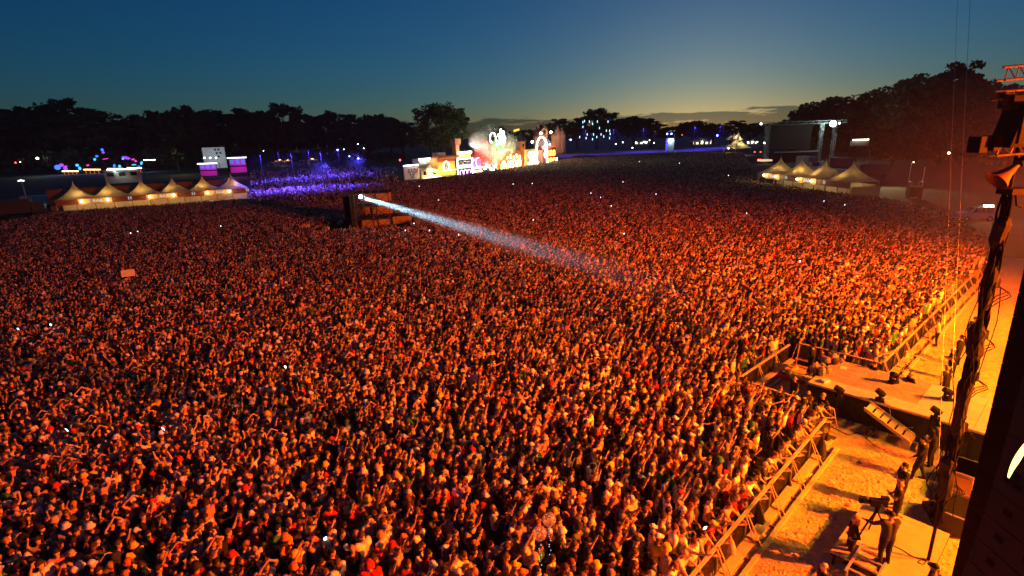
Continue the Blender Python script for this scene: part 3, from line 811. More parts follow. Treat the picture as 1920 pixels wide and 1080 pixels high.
for i in range(3): barrier(25.2 + 2 * i, -10.75, RZ_T, 'crowd barrier facing the catwalk tip, %s from its dark left corner' % ORD[i], 'barrier round the catwalk tip')
for i in range(14): barrier(31.9 + 2 * i, -6.42, RZ_T, 'yellow lit crowd barrier beyond the catwalk, %s from the catwalk' % ORD[i], 'far front barrier line')
for i in range(2): barrier(24.05, -7.5 - 2 * i, RZ_T + math.pi / 2, 'crowd barrier left of the catwalk corridor, %s from the pit' % ORD[i], 'catwalk corridor barriers')
for i in range(2): barrier(30.75, -7.5 - 2 * i, RZ_T - math.pi / 2, 'crowd barrier along the right side of the catwalk corridor, %s from the pit' % ORD[i], 'catwalk corridor barriers')

# bin bags tied to the barrier
def bag_mesh(seed, lean):
    rg = random.Random(seed); n = 14; vs = []; prof = [(.05, .92), (.10, .86), (.07, .80), (.17, .62), (.23, .38), (.25, .18), (.20, .05), (.05, .01)]
    for k, (r, z) in enumerate(prof):
        for j in range(n):
            a = 6.283 * j / n; rr = r * (1 + .16 * math.sin(a * 5 + seed + k * .4) + rg.uniform(-.07, .07))
            vs.append((rr * math.cos(a) + lean * (z - .4), rr * .7 * math.sin(a), z))
    fs = [(i * n + j, i * n + (j + 1) % n, (i + 1) * n + (j + 1) % n, (i + 1) * n + j) for i in range(len(prof) - 1) for j in range(n)]
    fs += [tuple(reversed(range(n))), tuple((len(prof) - 1) * n + j for j in range(n))]
    return MB().add(vs, fs).mesh('bag', [mat('bin_bag_plastic', (.02, .018, .016), .35, var=.3), mat('clear_bag_plastic', (.5, .45, .35), .3, var=.25)][0], True)
def bag(px, py, z, s, label, m=None, seed=1):
    p = G(px, py, z); me = bag_mesh(seed, .1)
    if m: me.materials[0] = m
    o = place('bin_bag', me, None, p, RZ_T + .3 * seed, (s, s, s)); tag(o, label, 'bag', 'bin bags tied along the barriers')
M_CLEAR = mat('clear_bag_plastic', (.5, .45, .35), .3, var=.25)
bag(1537, 860, .10, 1.05, 'big black bin bag tied to the barrier end by the catwalk', seed=1)
bag(1462, 905, .12, 1.0, 'black bin bag hanging at the middle of the near barrier', seed=2)
bag(1478, 925, .02, .62, 'small dark bag lying under the step plank', seed=3)
bag(1418, 985, .12, 1.1, 'shiny dark bin bag sagging over the barrier near the bottom', seed=4)
bag(1365, 1045, .12, .95, 'pale translucent bag tied to the barrier at the bottom', M_CLEAR, 5)
bag(1452, 695, .15, .85, 'pale bag hanging by the dark barrier left of the catwalk', M_CLEAR, 6)
bag(1513, 672, .15, .9, 'pale bag at the barrier corner behind the catwalk tip', M_CLEAR, 7)
bag(1672, 690, .12, .85, 'dark bag hanging on the yellow barrier beyond the catwalk', seed=8)
bag(1697, 680, .02, .8, 'bright pale bag slumped at the barrier foot beyond the catwalk', M_CLEAR, 9)
bag(1549, 838, .02, .75, 'dark bag slumped beside the last barrier brace', seed=10)
# rubbish on the ground by the barrier
def litter(name, px, py, w, d, h, rz, col, label, cat='litter'):
    mb = MB(); rg = random.Random(px)
    for k in range(7):
        mb.box((rg.uniform(-w, w) * .4, rg.uniform(-d, d) * .4, h * rg.uniform(.2, .6)), (w * rg.uniform(.2, .5), d * rg.uniform(.2, .5), h * rg.uniform(.2, .6)), rg.uniform(0, 3))
    o = mb.build(name, mat('litter_%d' % px, col, .7, var=.3), None, G(px, py, .005)); o.rotation_euler = (0, 0, rz)
    return tag(o, label, cat, 'rubbish swept along the barrier foot')
litter('crushed_cups', 1510, 895, .7, .4, .1, .6, (.6, .52, .4), 'heap of crushed pale cups under the near barrier')
litter('crushed_cups', 1422, 1005, .6, .35, .1, .6, (.55, .5, .42), 'crushed cups lying below the sagging bin bag')
litter('crushed_cups', 1730, 668, 1.2, .4, .12, .6, (.6, .45, .25), 'long heap of rubbish under the far yellow barrier')
litter('crushed_cups', 1485, 692, .9, .5, .1, .6, (.4, .3, .2), 'scattered rubbish in the dark corner left of the catwalk')

# catwalk
CW0, CW1, CWN0, CWN1, CWZ = 25.75, 29.35, -8.15, 4.0, 1.3
cw = thing('catwalk', 'long black skirted catwalk running from the stage into the crowd', 'catwalk', SP(CW0, CWN0), RZ_T - math.pi / 2)
# local x: towards the stage, local y: along +t
Lc, Wc = CWN1 - CWN0, CW1 - CW0
MDK = [mat('scuffed_deck', (.42, .29, .16), .6, var=.4, vscale=2.6, bump=.1), mat('pale_deck', (.62, .52, .34), .55, var=.18, vscale=3)]
k = 0; xx = .0
for row in range(4):
    w = Wc / 4
    for c_ in range(6):
        x0, x1 = c_ * Lc / 6, (c_ + 1) * Lc / 6
        rough_zone = c_ < 2 and row > 0
        o = MB().box(((x0 + x1) / 2, (row + .5) * w, CWZ - .03 + .002 * ((c_ * 3 + row) % 4)), (x1 - x0 - .012, w - .012, .06)).build('deck_panel', MDK[0 if rough_zone else 1], cw)
MB().box((Lc / 2, -.03, CWZ - .04), (Lc, .05, .09)).build('edge_trim', M_PLY, cw)
MB().box((Lc / 2, Wc + .03, CWZ - .04), (Lc, .05, .09)).build('edge_trim', M_PLY, cw)
sk = MB(); n = 90
for a, b in (((0, -.005), (Lc, -.005)), ((0, Wc + .005), (Lc, Wc + .005)), ((0, 0), (0, Wc))):
    vs = []; m = max(8, int(n * (Vector(b) - Vector(a)).length / Lc))
    for i in range(m + 1):
        p = Vector(a).lerp(Vector(b), i / m); off = .025 * math.sin(i * 1.9) + .012 * math.sin(i * .7)
        q = (p.x, p.y + off) if a[1] == b[1] else (p.x + off, p.y)
        vs += [(q[0], q[1], .01), (p.x, p.y, CWZ - .085)]
    sk.add(vs, [(2 * i, 2 * i + 2, 2 * i + 3, 2 * i + 1) for i in range(m)])
sk.build('skirt', M_BLACKCLOTH, cw)
# main stage lip behind the mast
st = thing('stage_deck', 'edge of the main stage deck at the end of the catwalk', 'stage', SP(8, 4.3), RZ_T)
MB().box((20, -4, 1.24), (64, 8, .1)).build('deck', MDK[1], st); MB().box((20, -.02, .6), (64, .06, 1.18)).build('skirt', M_BLACKCLOTH, st)
# steps up to the catwalk
sp_ = SP(25.62, -5.55)
ss = thing('stage_steps', 'plywood steps leaning up to the catwalk side', 'steps', sp_, RZ_T - math.pi / 2)
def sxy(f): return (f * 1.62, -.12 - f * .42)
for s in (0, 1):
    y0 = -.02 - s * .78
    MB().prism([(0, CWZ + .02), (1.75, .42), (1.75, .28), (0, CWZ - .14)], y0 - .03, y0 + .03).build('stringer', M_PLY, ss)
for k in range(6):
    f = (k + .5) / 6
    MB().box((f * 1.72, -.41, CWZ - .06 - f * .88), (.25, .72, .035), rot=Matrix.Rotation(.30, 3, 'Y')).build('tread', M_PLY, ss)
for k in range(2):
    b = MB(); x = 1.62 + k * .5
    b.box((x, -.41, .34 - k * .17), (.34, .8, .04)); b.box((x, -.05, .16 - k * .08), (.3, .05, .3 - k * .16)); b.box((x, -.77, .16 - k * .08), (.3, .05, .3 - k * .16)); b.build('base_step', M_PLY, ss)
o = MB().ell((0, 0, .22), (.22, .16, .24), 10, 7).ell((.1, .02, .14), (.13, .13, .12), 8, 5).tube([(-.05, -.1, .42), (-.22, -.2, .25), (-.26, -.2, .02)], .02, 5).build('backpack', M_BLACKCLOTH, None, G(1630, 818), True)
tag(o, 'black backpack dropped on the chips below the catwalk steps', 'backpack')
# moving head lamps standing on the catwalk
def moving_head(px, py, rz, tilt_, label):
    r = thing('moving_head_lamp', label, 'stage lamp', G(px, py, CWZ + .005), rz, 'moving head lamps on the catwalk')
    MB().box((0, 0, .06), (.34, .30, .12)).build('base', M_BLACK, r)
    y = MB()
    for s in (-1, 1): y.box((0, s * .165, .28), (.12, .05, .34))
    y.box((0, 0, .14), (.14, .36, .05)); y.build('yoke', M_BLACK, r)
    Rm = Matrix.Rotation(tilt_, 3, 'Y'); h = MB()
    h.tube([Rm @ Vector((-.18, 0, 0)) + Vector((0, 0, .40)), Rm @ Vector((-.05, 0, 0)) + Vector((0, 0, .40)), Rm @ Vector((.2, 0, 0)) + Vector((0, 0, .40))], [.11, .145, .125], 10)
    h.build('lamp_head', M_BLACK, r)
    MB().tube([Rm @ Vector((.2, 0, 0)) + Vector((0, 0, .40)), Rm @ Vector((.212, 0, 0)) + Vector((0, 0, .40))], [.105, .10], 10).build('lens', M_GLASS, r)
moving_head(1572, 746, 2.6, -.5, 'moving head lamp nearest the catwalk tip on its near edge')
moving_head(1649, 752, 2.5, -.6, 'moving head lamp at the top of the catwalk steps')
moving_head(1753, 787, 2.4, -.5, 'moving head lamp on the near catwalk edge above the standing crew')
moving_head(1675, 718, 3.4, -.5, 'moving head lamp on the far catwalk edge beside the barrier')
moving_head(1775, 750, 3.0, -.5, 'moving head lamp on the far catwalk edge beside the crouching crew member')
# things lying on the catwalk tip
o = MB().box((0, 0, .06), (.34, .24, .12)).build('white_box', M_WHITE, None, G(1547, 716, CWZ + .01)); o.rotation_euler = (0, 0, .3); tag(o, 'small white box lying on the near corner of the catwalk tip', 'box')
o = MB().box((0, 0, .01), (.42, .3, .012)).build('paper_sheet', M_WHITE, None, G(1581, 690, CWZ + .01)); o.rotation_euler = (0, 0, .9); tag(o, 'white setlist sheet on the catwalk deck', 'paper')
for i, (px, py, lab) in enumerate(((1537, 700, 'crumpled clear plastic cover at the catwalk tip beside the bald guard'), (1556, 680, 'crumpled clear plastic cover heaped at the far corner of the catwalk tip'))):
    rg = random.Random(i); mb = MB()
    for k in range(9):
        mb.ell((rg.uniform(-.4, .4), rg.uniform(-.25, .25), .2), (rg.uniform(.14, .26), rg.uniform(.12, .22), rg.uniform(.14, .3)), 7, 5, rot=Matrix.Rotation(rg.uniform(0, 3), 3, 'X'))
    tag(mb.build('plastic_cover', mat('crinkled_plastic', (.30, .24, .16), .28, var=.5, vscale=14, bump=1.0, bscale=25), None, G(px, py, CWZ)), lab, 'cover')
o = MB().box((0, 0, .16), (2.1, .14, .22)).build('ramp_edge', mat('red_board', (.5, .06, .02), .6, var=.2), None, G(1468, 712, 0)); o.rotation_euler = (0, 0, RZ_T - math.pi / 2 + .05)
tag(o, 'red kick board on the floor left of the catwalk tip', 'board')
# floor ramp in the corridor
# cables trailing off the catwalk
def cable(name, pts, r, label, cat='cable', m=None, n=6, group=None):
    P = [Vector(p) for p in pts]; out = []
    for i in range(len(P) - 1):
        a, b, c, d = P[max(i - 1, 0)], P[i], P[i + 1], P[min(i + 2, len(P) - 1)]
        for k in range(6):
            t = k / 6; out.append(.5 * ((2 * b) + (c - a) * t + (2 * a - 5 * b + 4 * c - d) * t * t + (3 * b - a - 3 * c + d) * t ** 3))
    out.append(P[-1])
    return tag(MB().tube(out, r, n).build(name, m or M_CABLE, None, None, True), label, cat, group)
cable('cable', [G(1660, 752, 1.33), G(1668, 765, 1.3), G(1672, 785, .8), G(1690, 800, .55), G(1712, 802, .6)], .012, 'thin pale cable looping down the catwalk skirt', m=M_STEEL)
cable('cable', [G(1578, 742, 1.33), G(1600, 752, 1.32), G(1622, 760, 1.33)], .012, 'cable running along the near catwalk edge')
cable('cable', [G(1762, 790, 1.33), G(1775, 800, 1.33), G(1790, 815, 1.33)], .012, 'cable lying on the catwalk edge near the mast')

# camera platform
cp = SP(17.2, -2.55)
plat = thing('camera_platform', 'low plywood platform under the cameraman', 'platform', cp, RZ_T)
MB().box((.5, .15, .47), (3.4, 2.3, .05)).build('deck', mat('platform_ply', (.40, .30, .18), .7, var=.2, vscale=2), plat)
fr = MB()
for x in (-1.1, .5, 2.1):
    for y in (-.9, 1.2): fr.box((x, y, .22), (.07, .07, .44))
fr.box((.5, -.98, .38), (3.3, .05, .1)); fr.box((.5, 1.27, .38), (3.3, .05, .1)); fr.build('frame', M_BLACK, plat)
# aluminium rail frame beside the platform
rf = thing('rail_frame', 'aluminium ladder frame leaning at the platform corner', 'rail', G(1622, 1085, 0), RZ_T)
for s in (-.35, .35): MB().box((0, s, .55), (1.5, .06, .06)).build('side_rail', M_ALU, rf)
for k in range(4): MB().box((-.6 + k * .4, 0, .55), (.05, .66, .05)).build('rung', M_ALU, rf)
for s in (-.6, .6): MB().box((s, .35, .28), (.05, .05, .55)).build('leg', M_ALU, rf)
# broadcast camera on a tripod
tp = thing('camera_tripod', 'black broadcast camera on a tripod worked from the platform', 'camera', G(1634, 1015, .5), RZ_T + 2.2)
for k in range(3):
    a = k * 2.094 + .3; MB().tube([(0, 0, 1.15), (.30 * math.cos(a), .30 * math.sin(a), .6), (.55 * math.cos(a), .55 * math.sin(a), .02)], [.03, .026, .022], 6).build('leg', M_BLACK, tp)
MB().tube([(0, 0, 1.1), (0, 0, 1.3)], .07, 8).build('head', M_BLACK, tp)
b = MB(); b.box((0, 0, 1.42), (.46, .16, .22)); b.box((-.16, 0, 1.58), (.2, .1, .12)); body = b.build('camera_body', M_BLACK, tp)
MB().tube([(.23, 0, 1.42), (.34, 0, 1.42), (.52, 0, 1.42)], [.06, .075, .085], 10).build('lens', M_BLACK, body)
MB().box((.42, .0, 1.53), (.18, .2, .02)).build('matte_box', M_BLACK, body)
MB().tube([(-.2, .12, 1.3), (-.6, .2, 1.1)], .016, 6).build('pan_handle', M_BLACK, tp); MB().tube([(-.2, -.12, 1.3), (-.55, -.3, 1.18)], .016, 6).build('pan_handle', M_BLACK, tp)
cable('cable', [G(1672, 1022, .5), G(1690, 1030, .51), G(1715, 1045, .51), G(1735, 1050, .51), G(1732, 1058, .51), G(1722, 1054, .51), G(1730, 1050, .51), G(1752, 1056, .51)], .011, 'camera cable coiled on the platform deck')
# flight cases behind the mast
def case(px, py, d, rz, col, label):
    r = thing('flight_case', label, 'case', G(px, py, 0), rz, 'flight cases at the stage foot')
    MB().box((0, 0, d[2] / 2), d).build('body', mat('case_%s' % label[:6], col, .6, var=.15), r)
    for z in (.02, d[2] - .02): MB().box((0, 0, z), (d[0] + .02, d[1] + .02, .04)).build('edge_band', M_ALU, r)
    for s in (-1, 1): MB().box((s * d[0] * .25, -d[1] / 2 - .008, d[2] * .55), (.14, .02, .08)).build('latch', M_STEEL, r)
case(1803, 905, (1.2, .7, .7), RZ_T, (.55, .45, .28), 'pale flight case with metal corners beside the mast')
case(1796, 935, (1.1, .6, .55), RZ_T + .1, (.30, .12, .05), 'brown flight case in front of the pale one beside the mast')
case(1785, 985, (1.3, .7, .8), RZ_T, (.03, .03, .03), 'black flight case in the shadow under the speaker hang')
wedge = thing('floor_monitor', 'black wedge speaker on the chips beside the mast', 'speaker', G(1757, 962, 0), RZ_T + .5)
MB().prism([(-.35, 0), (.35, 0), (.35, .18), (-.1, .5), (-.35, .45)], -.35, .35).build('cabinet', M_BLACK, wedge)
MB().quad((.355, -.3, .19), (.355, .3, .19), (-.09, .3, .51), (-.09, -.3, .51)).build('grille', mat('grille', (.03, .03, .03), .6, .5, bump=.5, bscale=90), wedge)

# more clutter on the pit floor
for i, (px, py, col, lab) in enumerate(((1560, 905, (.6, .6, .6), 'crumpled white cup lying in the open pit'), (1612, 868, (.1, .1, .1), 'dark scrap of tape on the chips below the steps'), (1590, 948, (.5, .2, .1), 'reddish crushed can on the pit floor'),
                                        (1700, 655, (.6, .5, .3), 'pale cup on the floor beyond the catwalk'), (1745, 640, (.2, .15, .1), 'dark scrap on the floor beyond the catwalk'), (1490, 1040, (.6, .55, .5), 'white cup near the bottom edge of the pit'))):
    litter('floor_litter', px, py, .22, .16, .09, i * .7, col, lab)
cable('cable', [G(1775, 860, .02), G(1752, 880, .02), G(1738, 905, .02), G(1748, 930, .02), G(1740, 960, .02), G(1752, 985, .02)], .02, 'thick black cable snaking over the chips beside the mast')
cable('cable', [G(1560, 800, .02), G(1590, 815, .02), G(1612, 812, .02), G(1640, 835, .02), G(1668, 846, .02)], .015, 'black cable on the chips along the catwalk foot')
# crew: head pixel, base height, facing angle (0 = away from the stage), pose and looks
OUT = math.atan2(-NV.y, -NV.x)
SK = [(.52, .33, .23), (.44, .27, .18), (.60, .40, .29), (.30, .17, .10)]
HB, HD, HF = (.012, .009, .008), (.05, .028, .014), (.36, .24, .11)
BLK, DGR = (.012, .012, .013), (.04, .04, .042)
CREW = [
    (1732, 824, 0, OUT + .3, 'walk', 0, 'long', 'short', BLK, HB, 1.05, 1.18, 'heavy guard in a dark jacket standing at the foot of the steps'),
    (1755, 806, 0, OUT - .2, 'cross', 1, 'tee', 'long', BLK, HD, .98, 1.0, 'brown haired crew member leaning with folded arms against the catwalk skirt'),
    (1696, 874, 0, OUT + .5, 'cross', 0, 'tee', 'short', BLK, HB, 1.03, 1.2, 'broad dark haired guard with folded bare arms in the pit'),
    (1688, 908, 0, OUT + .2, 'cross', 0, 'tee', 'bald', BLK, HF, 1.0, 1.1, 'bald guard in black tee standing behind the cameraman'),
    (1602, 972, 0, OUT + .5, 'hips', 1, 'long', 'long', BLK, HF, .97, 1.0, 'fair haired woman in black beside the camera platform'),
    (1671, 966, .5, OUT - .75, 'film', 0, 'long', 'cap', DGR, BLK, 1.02, 1.15, 'cameraman in black with cap seen from behind on the platform'),
    (1545, 1062, 0, OUT + .6, 'idle', 0, 'tee', 'bald', BLK, HD, 1.0, 1.1, 'guard with shaved head cut off by the bottom edge in the pit'),
    (1752, 1064, 0, OUT, 'idle', 0, 'long', 'cap', BLK, BLK, 1.0, 1.0, 'dark silhouetted crew member under the mast at the bottom edge'),
    (1708, 702, 0, OUT + .6, 'hips', 0, 'tee', 'bald', BLK, HD, 1.0, 1.1, 'bald guard behind the catwalk seen from chest up'),
    (1776, 690, 0, OUT - .5, 'hips', 0, 'tee', 'bald', BLK, HF, 1.05, 1.12, 'fair guard standing with hands on hips beyond the catwalk'),
    (1787, 672, 0, OUT + .2, 'cross', 0, 'tee', 'short', BLK, HD, 1.0, 1.1, 'guard with folded arms just behind the fair guard'),
    (1787, 656, 0, OUT + .1, 'cross', 0, 'tee', 'cap', BLK, (.7, .66, .58), 1.02, 1.1, 'guard in a white cap beyond the catwalk'),
    (1803, 632, 0, OUT - .3, 'idle', 0, 'long', 'short', BLK, HB, 1.03, 1.1, 'dark haired guard in black farther up the pit'),
    (1830, 598, 0, OUT + 2.6, 'walk', 0, 'long', 'short', BLK, HB, 1.08, 1.25, 'tall figure in a long black coat walking up the pit'),
    (1791, 730, 0, OUT, 'idle', 0, 'tee', 'short', DGR, HD, .86, 1.0, 'dark haired crew member crouching beside the catwalk lamp'),
    (1490, 710, .1, OUT + .9, 'idle', 0, 'tee', 'bald', BLK, HF, 1.0, 1.12, 'bald guard in black alone left of the catwalk tip'),
    (1516, 737, 0, OUT - 1.2, 'cross', 0, 'tee', 'bald', BLK, HF, 1.0, 1.12, 'guard folding his arms at the near catwalk corner'),
    (1543, 742, 0, OUT + 1.0, 'hips', 0, 'tee', 'short', BLK, HF, 1.02, 1.1, 'guard facing the crowd beside the catwalk skirt'),
    (1527, 685, .1, OUT + 1.3, 'lean', 0, 'long', 'bald', BLK, HF, 1.0, 1.0, 'bald guard bending at the end of the catwalk'),
    (1541, 662, .1, OUT + .2, 'idle', 0, 'long', 'bald', BLK, HD, 1.0, 1.0, 'second bald guard behind the catwalk tip'),
    (1524, 648, .1, OUT, 'idle', 0, 'long', 'short', BLK, HB, 1.04, 1.1, 'guard all in black at the barrier corner behind the catwalk tip'),
    (1556, 660, .1, OUT + .5, 'idle', 0, 'tee', 'short', DGR, HB, 1.0, 1.0, 'dark haired guard beside the clear plastic heap'),
    (1633, 684, 0, OUT + .7, 'lean', 0, 'tee', 'short', BLK, HB, .98, 1.0, 'photographer crouching behind the far catwalk edge'),
    (1752, 602, 0, OUT + .2, 'lean', 0, 'tee', 'short', (.5, .45, .35), HD, 1.0, 1.0, 'person in a pale shirt bending at the yellow barrier'),
    (1762, 588, 0, OUT, 'idle', 0, 'long', 'short', BLK, HB, 1.0, 1.0, 'guard in black standing along the far yellow barrier'),
    (1832, 504, 0, OUT - .4, 'idle', 0, 'tee', 'short', (.7, .16, .02), HD, 1.0, 1.0, 'steward in an orange vest at the far end of the pit'),
    (1850, 489, 0, OUT, 'idle', 0, 'long', 'short', BLK, HB, 1.0, 1.0, 'dark figure beside the orange vested steward'),
]
for k, (px, py, z, yw, po, fe, ga, ha, sh, hc_, sc_, fat, lab) in enumerate(CREW):
    lean_f = .28 if po == 'lean' else .03
    hd_ = G(px, py, z + 1.62 * sc_ - (.08 if po == 'lean' else 0))
    if k == 14: hd_ = G(px, py, 1.15)
    loc = Vector((hd_.x - math.cos(yw) * lean_f * sc_, hd_.y - math.sin(yw) * lean_f * sc_, z if k != 14 else -.35))
    make_person(loc, yw, po, bool(fe), ga, ha, sh, BLK if k != 24 else (.3, .3, .3), hc_, SK[k % 4], lab, 'crew and guards in the pit', sc_, (0, 0), fat, True)
# front row leaning over the rail
for i in range(26):
    t = 9.4 + i * .56 + random.uniform(-.1, .1)
    px, py = PX(SP(t, -6.75, 1.4))
    fem = random.random() < .5; hr = random.choice(['short', 'cap', 'bald', 'backcap'] if not fem else ['long', 'bun', 'cap'])
    sh = random.choice(['white', 'black', 'cream', 'grey', 'red', 'beige', 'navy', 'charcoal']); hcn = random.choice(['white', 'black', 'beige', 'yellow']) if hr in HATS else random.choice(hn)
    po = 'lean' if i % 3 != 2 else random.choice(['up2', 'point', 'phone', 'clap'])
    make_person(SP(t, (-6.28 if po != 'lean' else -6.40) - .045 * (t - 12)), math.atan2(NV.y, NV.x) + random.uniform(-.25, .25), po, fem, random.choice(['tee', 'tank']), hr, pal[sh], legcols[i % 5],
                hat_cols[hcn] if hr in HATS else hair_cols[hcn], SK[i % 4],
                'front row person in %s, %s, %s along the near rail' % (sh, hair_word[hr].format(hcn), ORD[i]), 'front row at the near barrier', .95 if fem else 1.0)
# ------------------------------------------------------------------ mast, speaker hangs, guy wires at the right
mb_p = G(1735, 1075)
mast = thing('lighting_mast', 'tall black mast wrapped in cable bundles at the stage corner', 'mast', (mb_p.x, mb_p.y, 0))
MB().tube([(0, 0, 0), (0, 0, 19)], .045, 10).build('pole', M_BLACK, mast)
MB().box((0, 0, .03), (.7, .7, .06)).build('base_plate', M_BLACK, mast)
rg = random.Random(5)
def bundle(z0, z1, k, off, r, name='cable_bundle'):
    mb = MB()
    for i in range(k):
        a = rg.uniform(0, 6.28); pts = []
        z = z0
        while z < z1:
            a += rg.uniform(-.5, .5); d = off * rg.uniform(.5, 1.1)
            pts.append((d * math.cos(a), d * math.sin(a), z)); z += .45
        mb.tube(pts, r, 5)
    return mb.build(name, M_CABLE, mast, None, True)
bundle(1.8, 11.6, 12, .14, .026); bundle(2.2, 9.2, 5, .3, .012)
fat_ = MB()
for z0, z1, r in ((2.6, 4.2, .19), (4.6, 6.6, .16), (6.9, 8.0, .2), (8.3, 9.6, .15), (9.9, 10.8, .18)):
    pts = []; z = z0
    while z <= z1: pts.append((.03 * math.sin(z * 3), .02 * math.cos(z * 5), z)); z += .2
    fat_.tube(pts, [r * (.55 if i in (0, len(pts) - 1) else rg.uniform(.85, 1.1)) for i in range(len(pts))], 9)
fat_.build('cable_wrap', M_BLACKCLOTH, mast)
for z, d in ((3.1, .5), (4.9, .42), (6.4, .46), (7.6, .4), (9.0, .5)):
    lp = MB()
    for q in range(3):
        pts = [(.12 + d * math.sin(i / 8 * math.pi) * (.6 + .25 * q), .05 * q + .08 * math.sin(i * 1.3), z - .7 * i / 8 * (.7 + .2 * q)) for i in range(9)]
        lp.tube(pts, .012, 5)
    lp.build('cable_loop', M_CABLE, mast, None, True)
    MB().box((.16, .05, z), (.22, .16, .24)).build('junction_box', M_BLACK, mast)
def mloc(px, py):
    p = AT(px, py, mb_p.y - .15); return p
# brackets and lamps on the upper mast
def arm(name, px0, py0, px1, py1, r, m, label, cat):
    a, b = mloc(px0, py0), mloc(px1, py1)
    return tag(MB().tube([a, b], r, 8).build(name, m), label, cat)
M_WARM_STEEL = mat('orange_lit_steel', (.20, .16, .13), .45, .5, var=.2)  # warm grey steel of the truss arms
def truss_arm(pl, py, label, h=.28, pr=1945):
    a, b = mloc(pl, py), mloc(pr, py - 6); d = (b - a); L = d.length
    r = thing('truss_arm', label, 'truss', a, 0, 'truss arms on the mast')
    dn = d.normalized()
    for k, (yy, zz) in enumerate(((0, 0), (.22, 0), (.11, h))):
        MB().tube([Vector((0, yy, zz)), dn * L + Vector((0, yy, zz))], .03, 8).build('chord', M_WARM_STEEL, r)
    w = MB(); n = max(3, int(L / .3))
    for k in range(n):
        p, q = dn * (L * k / n), dn * (L * (k + 1) / n)
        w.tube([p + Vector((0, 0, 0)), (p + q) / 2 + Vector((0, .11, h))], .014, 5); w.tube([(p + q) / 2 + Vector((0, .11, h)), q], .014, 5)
    w.build('lattice', M_WARM_STEEL, r)
truss_arm(1884, 150, 'upper lattice truss arm jutting from the mast under the sky')
truss_arm(1870, 186, 'second lattice truss arm below the upper one on the mast', .16)
truss_arm(1868, 292, 'lower lattice truss arm carrying the paired lamps')
def flood(px, py, w, h, d, label, rz=.2):
    r = thing('floodlight', label, 'stage lamp', mloc(px, py), rz, 'lamps clamped to the mast arm')
    MB().box((0, 0, 0), (w, d, h)).build('housing', M_BLACK, r)
    for k in range(4): MB().box((0, d / 2 + .015, -h * .3 + k * h * .2), (w * .86, .03, h * .06)).build('cooling_fin', M_BLACK, r)
    MB().tube([(w / 2, 0, h * .3), (w / 2 + .16, 0, .0), (w / 2 + .16, .05, -.05)], .02, 6).build('bracket', M_BLACK, r)
flood(1834, 271, .24, .36, .3, 'outer boxy floodlight on the mast arm')
flood(1860, 268, .22, .34, .3, 'inner boxy floodlight on the mast arm')
tag(MB().tube([mloc(1834, 266), mloc(1912, 262)], .03, 8).build('lamp_bar', M_BLACK), 'black bar holding the paired floodlights', 'bar')
a = mloc(1905, 235)
sb = thing('hanging_speaker', 'black speaker cabinet hanging above the paired lamps', 'speaker', a)
MB().prism([(-.30, -.48), (.5, -.48), (.5, .5), (-.08, .5)], -.3, .3).build('cabinet', M_BLACK, sb); MB().box((.1, -.31, 0), (.5, .02, .8)).build('grille', M_BLACKCLOTH, sb)
# orange horn
hp = mloc(1912, 305); tip = mloc(1878, 332)
ax = (tip - hp).normalized()
horn = thing('horn_shade', 'orange lit conical horn pointing down at the crowd', 'horn', hp)
pts = [ax * (.0), ax * .12, ax * .3, ax * .46, ax * .62]
MB().tube(pts, [.045, .07, .11, .17, .26], 20, cap=False).build('bell', mat('horn_orange', (.22, .09, .03), .7, var=.15), horn, None, True)
MB().tube([ax * -.14, ax * .02], [.09, .1], 12).build('driver', M_BLACK, horn)
MB().tube([ax * -.1, ax * -.1 + Vector((.35, .1, .02))], .03, 6).build('bracket', M_BLACK, horn)
f2 = thing('flat_floodlight', 'flat black floodlight below the orange horn', 'stage lamp', mloc(1905, 358), .1)
MB().box((0, 0, 0), (.62, .4, .14)).build('housing', M_BLACK, f2); MB().tube([(0, 0, -.05), (.1, 0, -.35), (.25, 0, -.4)], .025, 6).build('clamp', M_BLACK, f2)
up = thing('wrapped_motor', 'black wrapped hoist motor beside the mast top', 'motor', mloc(1915, 190)); MB().box((.1, 0, 0), (.9, .4, .26)).build('housing', M_BLACK, up); MB().prism([(-.5, .22), (-.3, -.2), (.1, -.15), (.1, .1)], -.1, .1).build('flap', M_BLACKCLOTH, up)

# speaker hangs, very near
M_CABS = mat('speaker_cabinet_paint', (.022, .022, .024), .75, var=.2, vscale=5, bump=.08, bscale=60)
def hang(px, py, Y, w, d, n, h, tilt0, dt, rz, z_top, label, m):
    base = AT(px, py, Y)
    r = thing('speaker_hang', label, 'speaker', (base.x, base.y, 0), rz, 'line array speaker hangs')
    z = z_top; x = 0.0; y = 0.0; t_ = tilt0
    for k in range(n):
        Rm = Matrix.Rotation(t_, 3, 'X')
        c = Vector((0, y, z)) + Rm @ Vector((0, 0, -h / 2))
        b = MB(); b.box(c, (w, d, h - .012), rot=Rm); cab = b.build('cabinet', m, r)
        for sx in (-1, 1):
            for q in (-.22, .2):
                MB().box(c + Rm @ Vector((sx * (w / 2 + .001), q * d, .02)), (.012, .10, .075), rot=Rm).build('handle', M_BLACK, cab)
                MB().box(c + Rm @ Vector((q * w, -(d / 2 + .001), .02)), (.12, .012, .08), rot=Rm).build('handle', M_BLACK, cab)
        stp = Rm @ Vector((0, 0, -h)); y += stp.y; z += stp.z; t_ += dt
    return r
hang(1960, 690, 7.0, .75, .62, 26, .36, 0, .0, .25, 14.6, 'black speaker hang beside the mast at the right edge', M_BLACK)
hang(2010, 800, 5.0, .85, .8, 24, .36, -.10, .012, .05, 13.6, 'near grey speaker hang with handle recesses filling the lower right corner', M_CABS)
